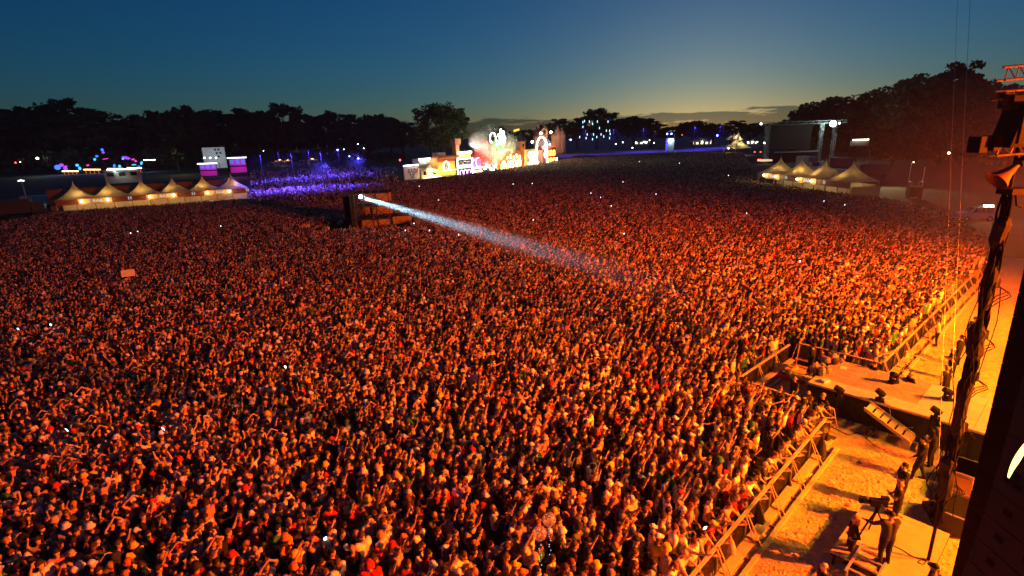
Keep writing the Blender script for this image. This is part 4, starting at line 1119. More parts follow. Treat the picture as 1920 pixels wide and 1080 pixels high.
# glowing shape added for the lit gap between the hangs
gp = AT(1909, 858, 4.4)
gl_ = thing('blinder_lamp', 'white hot pointed lamp glaring at the right edge', 'stage lamp', gp)
vs = []; n = 14
for i in range(n + 1):
    f = i / n; z = -.21 + .42 * f; w_ = .040 * math.sin(math.pi * f) ** .9; xo = .055 * (f - .5) * 2
    vs += [(xo - w_, 0, z), (xo + w_, .0, z), (xo, -.02, z)]
MB().add(vs, [(3 * i, 3 * i + 3, 3 * i + 5, 3 * i + 2) for i in range(n)] + [(3 * i + 2, 3 * i + 5, 3 * i + 4, 3 * i + 1) for i in range(n)]).build('lens', lamp_mat('blinder_glow', (1, .5, .12), 5.5), gl_)  # emissive shape stands for the stage light seen through the gap
MB().box((.05, .05, -.26), (.1, .06, .1)).build('clamp', M_BLACK, gl_)  # made-up holder for the gap glow
# guy wires
def wire(b, t, r, label):
    tag(MB().tube([b, t], r, 5).build('guy_wire', M_STEEL), label, 'wire', 'steel wires before the stage')
wire(G(1757, 935), AT(1798, -60, 30), .006, 'left one of two thin steel wires rising before the stage')
wire(G(1782, 770), AT(1822, -60, 36), .009, 'right one of two thin steel wires rising before the stage')
# ------------------------------------------------------------------ mixing tower with the follow spot
fb = G(672, 441)
M_TARP = mat('pale_tarpaulin', (.42, .31, .21), .85, var=.25, vscale=1.2)
M_SCAF = mat('weathered_scaffold', (.10, .09, .08), .7, .3, var=.2)
tw_ = thing('mixing_tower', 'scaffold mixing tower with orange lit back sheets amid the crowd', 'tower', fb, .06)
W, Dp = 4.7, 3.2; LV = [0.2, 2.25, 4.05, 5.75]
def pole(a, b, r=.07, name='scaffold_pole'): MB().tube([a, b], r, 6).build(name, M_SCAF, tw_)
for x in (-.1, W * .5, W):
    for y in (0, Dp): pole((x, y, 0), (x, y, 6.1 if x < W else 6.6))
for z in LV[1:]:
    pole((-.1, 0, z + .9 if z < 5 else z), (W, 0, z + .9 if z < 5 else z), .03, 'ledger'); pole((-.1, 0, z), (W, 0, z), .035, 'ledger')
for k, z in enumerate(LV[:-1]):
    z1 = LV[k + 1]
    pole((W * .5, .02, z), (W, .02, z1), .05, 'brace'); pole((W, .03, z), (W * .5, .03, z1), .05, 'brace')
    if k != 1: pole((-.1, .02, z), (W * .5, .02, z1), .05, 'brace')
for z in LV[1:3]: MB().box((W / 2, Dp / 2, z - .06), (W + .3, Dp + .3, .1)).build('deck', M_BLACK, tw_)
for k, z in enumerate(LV[:-1]):
    for s in range(2):
        MB().box((W * (.25 + .5 * s), Dp + .06, (z + LV[k + 1]) / 2 + .1), (W * .5 - .06, .03, LV[k + 1] - z - .35)).build('back_sheet', M_TARP, tw_)
MB().box((W / 2, Dp / 2, 5.85), (W + .5, Dp + .4, .08)).build('roof', M_BLACK, tw_)
sd = MB().box((-.55, Dp * .4, 3.1), (.06, Dp * 1.2, 6.0)); sd.build('side_sheet', M_BLACKCLOTH, tw_); MB().box((-1.3, Dp * .9, 2.6), (1.5, 1.6, 5.2)).build('stair_cover', M_BLACKCLOTH, tw_)
MB().add([(-.60 + 0, Dp * .4 + .45 * math.cos(a), 4.3 + 1.0 * math.sin(a)) for a in [6.283 * i / 18 for i in range(18)]], [tuple(range(18))]).build('pale_patch', M_TARP, tw_)
for s in (0.3, 1.2, 2.2, 3.4): MB().tube([(s, .0, 5.9), (s, 0, 6.35)], .03, 5).build('roof_post', M_STEEL, tw_)
an = thing('mixing_annex', 'low dark desk shelter beside the mixing tower', 'shelter', G(735, 438), .06)
for x in (0, 2.6):
    for y in (0, 2.4): MB().tube([(x, y, 0), (x, y, 2.5)], .04, 6).build('post', M_STEEL, an)
MB().box((1.3, 1.2, 2.5), (2.9, 2.7, .08)).build('roof', M_BLACK, an); MB().box((1.3, 2.42, 1.7), (2.5, .04, 1.4)).build('back_sheet', M_TARP, an); MB().box((1.3, .5, .9), (2.4, .7, .08)).build('desk', M_BLACK, an)
MB().box((.3, .0, 1.0), (1.0, .04, .6)).build('front_banner', mat('grey_banner', (.3, .28, .26), .8, var=.3, vscale=5), an)
wing = thing('cable_boom', 'thin dark boom reaching out from the mixing tower', 'boom', G(640, 414)); MB().tube([(0, 0, 0), (2.4, .2, .15)], .04, 6).build('tube', M_STEEL, wing); MB().tube([(.1, 0, 0), (.1, 0, -1.5)], .04, 6).build('post', M_STEEL, wing)
# follow spot
lamp_w = AT(676, 369, fb.y - .4)
beam_to = AT(1960, 748, 17.5)
fs = thing('follow_spot', 'follow spot on the tower top throwing a pale blue beam', 'spotlight', lamp_w)
bd_ = (beam_to - lamp_w).normalized()
MB().tube([-bd_ * 1.1, -bd_ * .5, -bd_ * .02], [.16, .2, .2], 12).build('barrel', M_BLACK, fs)
MB().tube([bd_ * .0, bd_ * .03], [.24, .23], 14).build('lens', lamp_mat('spot_lens', (.75, .95, 1.0), 60), fs)
MB().tube([-bd_ * .5, -bd_ * .5 + Vector((0, 0, -1.2))], .05, 6).build('stand', M_BLACK, fs)
add_light('follow_spot_light', 'SPOT', lamp_w + bd_ * .1, SPOT_POWER, (.42, .80, 1.0), beam_to, size=.26, spot=1.9, blend=.15)
# smoke cone added along the beam, shaped and faded to show it
bm_len = (G(1195, 522, 3.0) - lamp_w).length * 1.18
M_BEAM = bpy.data.materials.new('drifting_smoke'); M_BEAM.use_nodes = True
nt = M_BEAM.node_tree; nt.nodes.clear()
o_ = nt.nodes.new('ShaderNodeOutputMaterial'); v_ = nt.nodes.new('ShaderNodeVolumePrincipled')
v_.inputs['Color'].default_value = (.95, .97, 1, 1); v_.inputs['Anisotropy'].default_value = 0.0
tc_ = nt.nodes.new('ShaderNodeTexCoord'); sx_ = nt.nodes.new('ShaderNodeSeparateXYZ'); nt.links.new(tc_.outputs['Object'], sx_.inputs[0])
mr_ = nt.nodes.new('ShaderNodeMapRange'); mr_.interpolation_type = 'SMOOTHSTEP'
mr_.inputs['From Min'].default_value = bm_len * .5; mr_.inputs['From Max'].default_value = bm_len * 1.0; mr_.inputs['To Min'].default_value = BEAM_DENS; mr_.inputs['To Max'].default_value = 0.0
nt.links.new(sx_.outputs['Z'], mr_.inputs['Value'])
n_ = nt.nodes.new('ShaderNodeTexNoise'); n_.inputs['Scale'].default_value = .45; n_.inputs['Detail'].default_value = 3; nt.links.new(tc_.outputs['Object'], n_.inputs['Vector'])
m2_ = nt.nodes.new('ShaderNodeMapRange'); m2_.inputs['From Min'].default_value = .3; m2_.inputs['From Max'].default_value = .7; m2_.inputs['To Min'].default_value = .55; m2_.inputs['To Max'].default_value = 1.4
nt.links.new(n_.outputs['Fac'], m2_.inputs['Value'])
ml_ = nt.nodes.new('ShaderNodeMath'); ml_.operation = 'MULTIPLY'; nt.links.new(mr_.outputs[0], ml_.inputs[0]); nt.links.new(m2_.outputs[0], ml_.inputs[1])
nt.links.new(ml_.outputs[0], v_.inputs['Density']); nt.links.new(v_.outputs[0], o_.inputs['Volume'])
bmesh_ = MB().tube([(0, 0, .1), (0, 0, bm_len)], [.5, 1.6], 16)
beam = bmesh_.build('smoke_trail', M_BEAM, None, lamp_w); beam.rotation_euler = bd_.to_track_quat('Z', 'Y').to_euler()
tag(beam, 'drifting smoke lit by the follow spot beam', None, kind='stuff')
# operators
make_person(fb + Vector((.9, 1.0, LV[2])), OUT + math.pi, 'phone', False, 'tee', 'short', BLK, BLK, HB, SK[0], 'follow spot operator on the top deck of the mixing tower', 'tower operators')
make_person(fb + Vector((1.9, 1.2, LV[1])), OUT + math.pi, 'film', False, 'long', 'short', BLK, BLK, HB, SK[1], 'dark camera operator on the middle deck of the mixing tower', 'tower operators', 1.0, (0, 0), 1.1)
make_person(fb + Vector((2.6, .9, LV[2])), OUT + math.pi, 'idle', False, 'tee', 'short', DGR, BLK, HB, SK[1], 'crew member at the brace on the tower top deck', 'tower operators')
make_person(G(753, 423, 0) , OUT + math.pi, 'idle', False, 'tee', 'short', (.74, .72, .68), BLK, HB, SK[0], 'sound engineer in a white shirt under the desk shelter', 'tower operators')
# barrier rail across the crowd
fl = thing('crowd_rail', 'long low steel rail fence crossing the crowd left of the tower', 'fence', bar_a, math.atan2(bd.y, bd.x))
Lb = (bar_b - bar_a).length
for z in (1.25, 1.05): MB().tube([(0, 0, z), (Lb, 0, z)], .035, 6).build('rail', M_PLY, fl)
for k in range(9): MB().tube([(Lb * k / 8, 0, 0), (Lb * k / 8, 0, 1.3)], .035, 6).build('post', M_STEEL, fl)
# ------------------------------------------------------------------ bar tents
M_CANVAS = mat('cream_tent_canvas', (.62, .53, .34), .8, var=.10, vscale=1.5, transl=.45)
M_FASCIA = mat('stained_wood_fascia', (.30, .10, .03), .6, var=.25, vscale=2.2)
M_BACK = mat('cream_back_wall', (.62, .58, .46), .7, var=.1)
WARM = (1.0, .62, .18)
def pagoda_mesh(w, eave, peak):
    mb = MB(); vs = []; K = 10; n = 8
    for k in range(K + 1):
        s = k / K; h = w / 2 * (1 - s) ** 1.95 + .06; z = eave + (peak - eave) * s
        for j in range(n):
            a = j // 2; f = j % 2
            c = [(-1, -1), (1, -1), (1, 1), (-1, 1)]; p = c[a]; q = c[(a + 1) % 4]
            x, y = (p[0], p[1]) if f == 0 else ((p[0] + q[0]) / 2 * (1 - .06 * math.sin(s * 3.14)), (p[1] + q[1]) / 2 * (1 - .06 * math.sin(s * 3.14)))
            vs.append((x * h, y * h, z))
    mb.add(vs, [(k * n + j, k * n + (j + 1) % n, (k + 1) * n + (j + 1) % n, (k + 1) * n + j) for k in range(K) for j in range(n)])
    return mb.mesh('canopy', M_CANVAS, True)
_pg = {}
def pagoda(p, rz, w, eave, peak, label, group, lit=0.0, col=WARM, valance=True, name='pagoda_tent', lx=.0):
    key = (w, eave, peak)
    if key not in _pg:
        va = MB()
        for a in range(4):
            Rm = Matrix.Rotation(a * math.pi / 2, 3, 'Z'); va.box(Rm @ Vector((0, -w / 2, eave - .17)), (w, .03, .34), rot=Rm)
        po = MB().tube([(0, 0, 0), (0, 0, eave)], .05, 6).mesh('pole', M_ALU)
        fi = MB().tube([(0, 0, peak - .1), (0, 0, peak + .25)], [.06, .02], 6).mesh('finial', M_ALU)
        _pg[key] = (pagoda_mesh(w, eave, peak), va.mesh('valance', M_CANVAS), po, fi)
    c, v, po, fi = _pg[key]
    r = thing(name, label, 'tent', p, rz, group)
    place('canopy', c, r); place('finial', fi, r)
    if valance: place('valance', v, r)
    for sx in (-1, 1):
        for sy in (-1, 1): place('pole', po, r, (sx * (w / 2 - .08), sy * (w / 2 - .08), 0))
    if lit:
        q = Vector((lx, -w * .16, eave + .3)); q = Matrix.Rotation(rz, 3, 'Z') @ q + Vector(p)
        add_light('tent_lamp', 'POINT', q, lit, col, size=.15)
    return r
def text_mesh(s, size, m, mirror=False, depth=.03):
    cu = bpy.data.curves.new('text', 'FONT'); cu.body = s; cu.size = size; cu.extrude = depth; cu.align_x = 'CENTER'; cu.align_y = 'CENTER'
    o = bpy.data.objects.new('text', cu); COL.objects.link(o)
    me = evaluated(o); bpy.data.objects.remove(o); bpy.data.curves.remove(cu)
    V = np.empty(len(me.vertices) * 3, np.float32); me.vertices.foreach_get('co', V); V = V.reshape(-1, 3)
    W = np.stack([V[:, 0] * (-1 if mirror else 1), -V[:, 2], V[:, 1]], 1)
    me.vertices.foreach_set('co', W.ravel().astype(np.float32)); me.materials.clear(); me.materials.append(m); me.update()
    return me
M_LETTER = lamp_mat('lit_letter', (1, .85, .55), .9)
M_BULB = lamp_mat('warm_bulb', (1, .80, .40), 45)
def bar_row(a, b, ntent, peaks_label, group, signs, fl_label, eave=2.9, peak=6.7, tw=None, lit=900, marks=True):
    """a, b: ground points of the front corners (left, right as seen); local x runs from a to b, y away from the crowd"""
    d = b - a; L = d.length; rz = math.atan2(d.y, d.x); w = tw or L / ntent
    Rm = Matrix.Rotation(rz, 3, 'Z')
    W2 = lambda x, y, z: Rm @ Vector((x, y, z)) + a
    for i in range(ntent):
        x = L * (i + .5) / ntent
        pagoda(W2(x, 2.9, 0), rz, 5.9, eave + .45, peak, peaks_label % ORD[i], group, lit * random.uniform(1.4, 2.2), valance=False, lx=random.uniform(-.9, .9))
    bar = thing('drinks_bar', fl_label, 'bar', a, rz)
    n = max(4, int(L / 3.1)); pw_ = L / n
    for i in range(n): MB().box((pw_ * (i + .5), 0, eave), (pw_ - .03, .08, 1.05)).build('fascia_board', M_FASCIA, bar)
    for i in range(n + 1): MB().box((pw_ * i, .12, 1.2), (.12, .12, 2.4)).build('post', M_FASCIA, bar)
    for i in range(n): MB().box((pw_ * (i + .5), .5, 1.05), (pw_ - .08, .7, .08)).build('counter', M_PLY, bar)
    for i in range(n): MB().box((pw_ * (i + .5), .3, .52), (pw_ - .1, .05, 1.0)).build('counter_front', M_FASCIA, bar)
    for i in range(n): MB().box((pw_ * (i + .5), 4.6, 1.5), (pw_ - .04, .06, 2.9)).build('back_wall', M_BACK, bar)
    for f in [(k + .5) / (ntent) for k in range(ntent)]:
        add_light('bar_lamp', 'AREA', W2(f * L, 2.0, 2.75), lit * .35, (1, .74, .36), W2(f * L, 2.0, 0), shape=(3, .4))
    for si, (f, txt) in enumerate(signs):
        sg = thing('bar_sign', 'lit mirrored bar sign, %s from the left on the %s' % (ORD[si], 'left bar row' if ntent > 4 else 'right bar row'), 'sign', W2(f * L, -.10, eave), rz, 'lit bar signs')
        MB().box((0, 0, 0), (5.6, .06, 1.1)).build('board', mat('sign_board', (.62, .34, .10), .6, var=.12), sg)
        place('lettering', text_mesh(txt, .95, M_LETTER, True), sg, (0, -.05, 0))
        for s in (-1, 1):
            MB().ell((s * 2.15, -.55, .1), (.17, .17, .17), 10, 7).build('bulb', M_BULB, sg); MB().tube([(s * 2.15, 0, .45), (s * 2.15, -.5, .3)], .03, 5).build('bulb_arm', M_BLACK, sg)
            add_light('sign_lamp', 'POINT', W2(f * L + s * 2.0, -1.0, eave + .1), lit * .8, WARM, size=.15)
    if marks:
        for i in range(len(signs)):
            f = signs[i][0] + .17
            if f > 1: continue
            mk = thing('drinks_mark', 'white bottle marks right of the %s sign on the %s' % (ORD[i], 'left bar row' if ntent > 4 else 'right bar row'), 'mark', W2(f * L, -.06, eave + .1), rz)
            for s in (-.2, .2): MB().prism([(s - .09, -.3), (s + .09, -.3), (s + .09, .12), (s + .04, .32), (s - .04, .32), (s - .09, .12)], -.02, .02).build('bottle_shape', lamp_mat('mark_white', (1, .95, .85), .5), mk)
    return W2, L, rz
la, lb = G(112, 409), G(468, 381)
W2, L, rz = bar_row(la, lb, 6, 'lit cream pagoda tent, %s from the left in the left bar row', 'pagoda tents of the left bar row', [(.185, 'BAR S'), (.52, 'BAR S'), (.83, 'BAR S')], 'long wooden bar counter under the left row of tents', lit=BAR_LIT)
# dull container hall behind the tents
hall = thing('storage_hall', 'long dull red flat roofed hall behind the left bar tents', 'building', W2(-2.5, 6.5, 0), rz)
for k in range(7):
    MB().box((2.4 + 4.6 * k, 0, 2.6), (4.55, .15, 5.2)).build('wall_panel', mat('dull_red_cladding', (.20, .10, .07), .7, var=.2, vscale=1.2), hall)
MB().box((16, 4, 5.25), (33, 8.4, .12)).build('roof', mat('dark_roof', (.03, .03, .03), .8, var=.2), hall)
cont = thing('site_office', 'pale site office with a bright tube lamp along its roof edge', 'building', G(238, 366) + Vector((-8, 14, 0)), rz)
cx_ = AT(237, 356, cont.location.y); cont.location.x = cx_.x
MB().box((0, 0, 5.2), (9, 3, 2.8)).build('wall', mat('grey_cabin', (.30, .31, .30), .7, var=.15), cont); MB().box((0, 0, 1.9), (9, 3, 3.7)).build('lower_cabin', mat('grey_cabin', (.3, .3, .3), .7), cont)
for k in range(3): MB().box((-2.9 + 2.9 * k, -1.52, 5.3), (1.7, .05, 1.1)).build('window', M_GLASS, cont)
MB().box((.3, -1.7, 6.75), (7.6, .14, .16)).build('tube_lamp', lamp_mat('tube_white', (.9, 1, .85), 9), cont)
add_light('tube_light', 'AREA', Vector(cont.location) + Vector((0, -2.2, 6.4)), 250, (.85, 1, .85), Vector(cont.location) + Vector((0, -6, 0)), shape=(7, .3))
ra, rb = G(1418, 352), G(1590, 381)
W2r, Lr, rzr = bar_row(ra, rb, 4, 'lit cream pagoda tent, %s from the left in the right bar row', 'pagoda tents of the right bar row', [(.20, 'BAR'), (.60, 'BAR')], 'wooden bar counter under the right row of tents', lit=BAR_LIT * .9)
sidew = thing('tent_side_wall', 'cream canvas side wall at the near end of the right bar row', 'wall', W2r(Lr + .15, .2, 0), rzr + math.pi / 2)
for k in range(2): MB().box((1.3 + 2.6 * k, 0, 1.35), (2.55, .05, 2.7)).build('canvas_panel', M_CANVAS, sidew)
# lamp mast and vehicles at the far left
lm = thing('lamp_post', 'leaning mobile lamp mast behind the left bar row', 'lamp post', G(56, 396))
MB().tube([(0, 0, 0), (0, 0, 6.6)], [.09, .05], 8).build('pole', M_ALU, lm)
for k, dx in enumerate((-.45, 0, .45)): 
    q = MB().box((dx, -.1, 6.7 + .12 * (k % 2)), (.38, .25, .26)); q.build('lamp_head', lamp_mat('dim_lamp', (.9, 1, .95), 2.2), lm)
def truck(p, rz, L, w, h, col, label, cab=True, group=None, window=False):
    r = thing('lorry', label, 'lorry', p, rz, group)
    m = mat('lorry_%s' % label[:9], col, .5, var=.12, vscale=1.0)
    MB().box((0, 0, h / 2 + .75), (L, w, h - .3)).build('box_body', m, r)
    MB().box((0, 0, h + .66), (L + .04, w + .04, .08)).build('roof', m, r)
    if cab:
        c_ = MB().prism([(L / 2 + .1, .5), (L / 2 + 2.1, .5), (L / 2 + 2.2, 1.5), (L / 2 + 1.9, 2.7), (L / 2 + .1, 2.9)], -w / 2 + .1, w / 2 - .1).build('cab', m, r)
        MB().quad((L / 2 + 2.22, -w * .4, 1.6), (L / 2 + 2.22, w * .4, 1.6), (L / 2 + 1.95, w * .4, 2.6), (L / 2 + 1.95, -w * .4, 2.6)).build('windscreen', M_GLASS, c_)
    for x in (-L * .36, -L * .24, L * .34):
        for s in (-1, 1): MB().tube([(x, s * (w / 2 - .3), .5), (x, s * (w / 2 - .02), .5)], .5, 12).build('wheel', M_RUBBER, r)
    MB().box((0, 0, .62), (L * .96, w * .5, .2)).build('chassis', M_BLACK, r)
    if window: MB().box((L / 2 + .02, 0, h * .62 + .6), (.04, w * .62, h * .36)).build('rear_window', M_GLASS, r)
    return r
truck(G(30, 408), .5, 6, 2.4, 2.9, (.05, .05, .05), 'dark lorry parked beside the lamp mast at the left edge')
truck(G(72, 392), .4, 5, 2.2, 2.4, (.42, .45, .45), 'pale van lorry behind the lamp mast at the left edge')
# parked things on the right
truck(G(1548, 352), rzr + .06, 13.6, 2.55, 3.4, (.40, .36, .31), 'long pale semi trailer behind the right bar tents', False, window=True)
tl_ = G(1566, 330)
tr2 = truck(tl_ + Vector((4, 22, 0)), rzr - .2, 9, 2.5, 3.3, (.30, .33, .33), 'parked lorry with white roof bar and two yellow lamps', True)
pl = Vector(tr2.location)
for s in (-1, 1):
    q = AT(1556 + s * 8, 316, pl.y - 4); MB().ell((0, 0, 0), (.2, .2, .2), 8, 6).build('marker_lamp', lamp_mat('yellow_lamp', (1, .85, .4), 18), tr2).matrix_world = Matrix.Translation(q)
o = MB().box((0, 0, 0), (3.6, .2, .28)).build('roof_bar', lamp_mat('roof_bar_white', (.85, 1, .95), 4), tr2); o.matrix_world = Matrix.Translation(AT(1556, 309, pl.y - 4.2))
truck(G(1600, 325) + Vector((4, 12, 0)), rzr + .1, 7, 2.5, 2.9, (.12, .13, .13), 'dark box lorry right of the lamp lit one', False)
truck(G(1637, 333), rzr + .9, 6, 2.5, 2.6, (.14, .12, .10), 'grey container by the yellow lit grass bank', False)
# small estate van with roof lamps
vp = G(1826, 413)
van = thing('parked_van', 'small white van with glowing roof lamps on the hazy verge', 'van', vp, math.atan2(-.16, 1) + math.pi)
mv = mat('van_white', (.62, .60, .56), .35, var=.06)
MB().prism([(-2.1, .35), (2.1, .35), (2.15, .8), (1.95, 1.05), (1.15, 1.18), (.55, 1.82), (-1.75, 1.86), (-2.1, 1.2)], -.82, .82).build('body', mv, van)
for x0, x1 in ((-1.65, -.75), (-.65, .25), (.33, .8)):
    for s in (-1, 1): MB().prism([(x0, 1.15), (x1, 1.15), (x1 - (.38 if x0 > .3 else 0), 1.68), (x0, 1.68)], s * .825 - .008, s * .825 + .008).build('side_window', M_GLASS, van)
MB().quad((1.16, -.7, 1.2), (1.16, .7, 1.2), (.58, .68, 1.8), (.58, -.68, 1.8)).build('windscreen', M_GLASS, van)
for x in (-1.35, 1.35):
    for s in (-1, 1):
        w = MB().tube([(x, s * .62, .33), (x, s * .84, .33)], .33, 14).build('wheel', M_RUBBER, van); MB().tube([(x, s * .835, .33), (x, s * .85, .33)], .2, 10).build('rim', M_ALU, w)
for x in (-.9, -1.5): MB().box((x, .3, 1.97), (.42, .3, .18)).build('roof_lamp', lamp_mat('roof_lamp_white', (1, .95, .8), 25), van)
MB().box((-.2, 0, 1.92), (2.2, 1.3, .05)).build('roof_rack', M_BLACK, van)
add_light('van_lamp', 'POINT', vp + Vector((.9, -.6, 2.6)), 260, (1, .85, .5), size=.2)
add_light('verge_lamp', 'SPOT', G(1640, 352) + Vector((6, 6, 6)), 5000, (1, .85, .40), G(1720, 365), size=.3, spot=70)
# ------------------------------------------------------------------ the lit fairground fronts in the middle
FA, FB = G(762, 343), G(1052, 306)
fd_ = FB - FA; FL = fd_.length; frz = math.atan2(fd_.y, fd_.x); FR = Matrix.Rotation(frz, 3, 'Z')
def fpx(px, zoff=0.0, back=0.0):
    """point on the fair line under picture column px"""
    lo, hi = -.1, 1.1
    for _ in range(40):
        m = (lo + hi) / 2
        if PX(FA + fd_ * m)[0] < px: lo = m
        else: hi = m
    return FA + fd_ * ((lo + hi) / 2) + FR @ Vector((0, back, zoff))
def fsc(px): p = fpx(px); return CAM_F / (p - Vector((0, 0, CAM_H))).dot(_fw) * 1.0     # px per metre
def front(name, px0, px1, label, cat='building', back=0.0):
    p, q = fpx(px0, 0, back), fpx(px1, 0, back)
    r = thing(name, label, cat, p, frz); return r, (q - p).length, fsc((px0 + px1) / 2), p
M_CREAMW = mat('cream_render', (.66, .56, .34), .75, var=.12, vscale=.6)
M_YELW = mat('ochre_wall', (.55, .36, .10), .75, var=.15, vscale=.7)
M_REDW = mat('red_painted_wall', (.42, .06, .03), .7, var=.2, vscale=.7)
M_DARKW = mat('dark_painted_wall', (.04, .035, .04), .7, var=.3)
M_BRICK = mat('terracotta_wall', (.38, .15, .07), .8, var=.2, vscale=1.0)
LED = {'white': lamp_mat('led_white', (1, 1, .95), 10), 'warm': lamp_mat('led_warm', (1, .82, .4), 12), 'violet': lamp_mat('led_violet', (.75, .35, 1), 7), 'red': lamp_mat('led_red', (1, .08, .03), 8),
       'orange': lamp_mat('led_orange', (1, .45, .05), 9), 'blue': lamp_mat('led_blue', (.12, .25, 1), 9), 'pink': lamp_mat('led_pink', (1, .15, .6), 5), 'green': lamp_mat('led_green', (.2, 1, .3), 6)}
def glow(p, e, col, size=.4): add_light('fair_lamp', 'POINT', p, e * FAIR_LIT, col, size=size)
def garland(r, x0, x1, z, n, m, y=-.35, name='bulb'):
    mb = MB()
    for k in range(n): mb.ell((x0 + (x1 - x0) * (k + .5) / n, y, z), (.13, .13, .13), 6, 4)
    mb.build('bulb_string', m, r)
def arch(mb, cx, z0, w, h, t, y=-.12, mat_=0, n=14):
    pts = [(cx - w / 2, y, z0)] + [(cx + w / 2 * math.cos(math.pi - math.pi * i / n), y, z0 + h - w / 2 + w / 2 * math.sin(math.pi * i / n)) for i in range(n + 1)] + [(cx + w / 2, y, z0)]
    mb.tube(pts, t, 6, mat_)
# white poster panel
r, L_, s, p = front('poster_panel', 759, 787, 'white poster panel with mirrored lettering left of the fairground', 'panel')
Hh = 30 / s
MB().box((L_ / 2, 0, Hh / 2), (L_, .3, Hh)).build('panel', M_WHITE, r); MB().box((L_ / 2, -.02, Hh + .15), (L_ * .96, .3, .28)).build('lamp_strip', LED['white'], r)
mt_ = mat('poster_ink', (.03, .03, .035), .7)
place('lettering', text_mesh('BAR', 2.0, mt_, True), r, (L_ * .48, -.17, Hh * .66)); place('lettering', text_mesh('MISTR', .85, mt_, True), r, (L_ * .5, -.17, Hh * .45)); place('lettering', text_mesh('RICI', .85, mt_, True), r, (L_ * .5, -.17, Hh * .3))
MB().prism([(L_ * .78, Hh * .55), (L_ * .84, Hh * .5), (L_ * .95, Hh * .75), (L_ * .9, Hh * .85), (L_ * .84, Hh * .8)], -.19, -.16).build('painted_carrot', mat('carrot_orange', (.8, .16, .04), .7), r)
glow(p + FR @ Vector((L_ / 2, -3, Hh + 1.2)), 130, (1, .98, .95))
# cream gabled house
r, L_, s, p = front('gabled_house_front', 791, 822, 'cream gabled house front with lit door at the left of the fairground')
e_ = 17 / s
MB().prism([(0, 0), (L_, 0), (L_, e_), (L_ * .62, e_ * 1.35), (L_ * .60, e_ * 1.62), (L_ * .5, e_ * 1.75), (L_ * .40, e_ * 1.62), (L_ * .38, e_ * 1.35), (0, e_)], 0, 3).build('wall', M_CREAMW, r)
for f in (.2, .8):
    w = MB().box((L_ * f, -.03, e_ * .78), (L_ * .13, .1, e_ * .42)).build('window', M_GLASS, r); MB().box((L_ * f, -.06, e_ * .55), (L_ * .17, .16, .12)).build('sill', M_WHITE, w)
MB().box((L_ * .5, -.03, e_ * .36), (L_ * .24, .1, e_ * .7)).build('door', lamp_mat('lit_doorway', (1, .9, .6), 3), r); MB().box((L_ * .5, -.05, e_ * 1.05), (L_ * .3, .1, e_ * .3)).build('sign_plate', lamp_mat('lit_plate', (1, .95, .8), 2.2), r)
garland(r, 0, L_ * 1.05, .9, 26, LED['warm'], -.8)
glow(p + FR @ Vector((L_ / 2, -4, 1.5)), 380, (1, .76, .36))
# pale upper block
r, L_, s, p = front('white_upper_block', 804, 824, 'white upper block rising behind the gabled house', back=5)
MB().box((L_ / 2, 0, 19 / s), (L_, 3, 38 / s)).build('wall', M_WHITE, r); MB().box((L_ / 2, -1.6, 37 / s), (L_ * 1.05, .4, .5)).build('cornice', LED['white'], r); glow(p + FR @ Vector((L_ / 2, -4, 32 / s)), 90, (1, .9, .7))
# ochre hall with arched window
r, L_, s, p = front('ochre_hall_front', 822, 856, 'ochre hall front with arched window and red frieze', back=1.5)
Hh = 37 / s
MB().box((L_ / 2, 0, Hh / 2), (L_, 3, Hh)).build('wall', M_YELW, r); MB().box((L_ / 2, -1.55, Hh * .86), (L_, .12, Hh * .13)).build('frieze', M_REDW, r); MB().box((L_ / 2, -1.2, Hh + .25), (L_ * 1.04, 3.4, .5)).build('cornice', M_REDW, r)
w = MB().box((L_ * .45, -1.53, Hh * .58), (L_ * .27, .1, Hh * .3)).build('arched_window', lamp_mat('dim_green_glass', (.35, .5, .2), .35), r)
mb = MB(); arch(mb, L_ * .45, Hh * .42, L_ * .3, Hh * .38, .16, -1.65); mb.build('frame', LED['warm'], w)
for f in (.36, .45, .54): MB().box((L_ * f, -1.6, Hh * .58), (.09, .08, Hh * .3)).build('glazing_bar', M_WHITE, w)
garland(r, 0, L_, Hh * .36, 9, LED['warm'], -1.8)
for f in (.1, .5, .9): glow(p + FR @ Vector((L_ * f, -3.6, Hh * .36)), 420, (1, .74, .25))
r, L_, s, p = front('roof_shed', 836, 850, 'plain pale shed on the hall roof', back=4); MB().box((L_ / 2, 0, 42 / s), (L_, 2.5, 7 / s)).build('wall', mat('shed_pale', (.4, .3, .26), .7), r)
MB().box((L_ / 2, 0, 20 / s), (L_ * .8, 2, 39 / s)).build('core', M_DARKW, r)
# chimney
r, L_, s, p = front('brick_chimney', 862, 870, 'square terracotta chimney stack above the ride gate', 'chimney', back=2)
MB().box((L_ / 2, 0, 28 / s), (L_ * .8, 1.6, 56 / s)).build('stack', M_BRICK, r); MB().box((L_ / 2, 0, 62 / s), (L_ * 1.3, 2.2, 11 / s)).build('cap', M_BRICK, r); glow(p + FR @ Vector((L_ / 2, -4, 50 / s)), 160, (1, .6, .3))
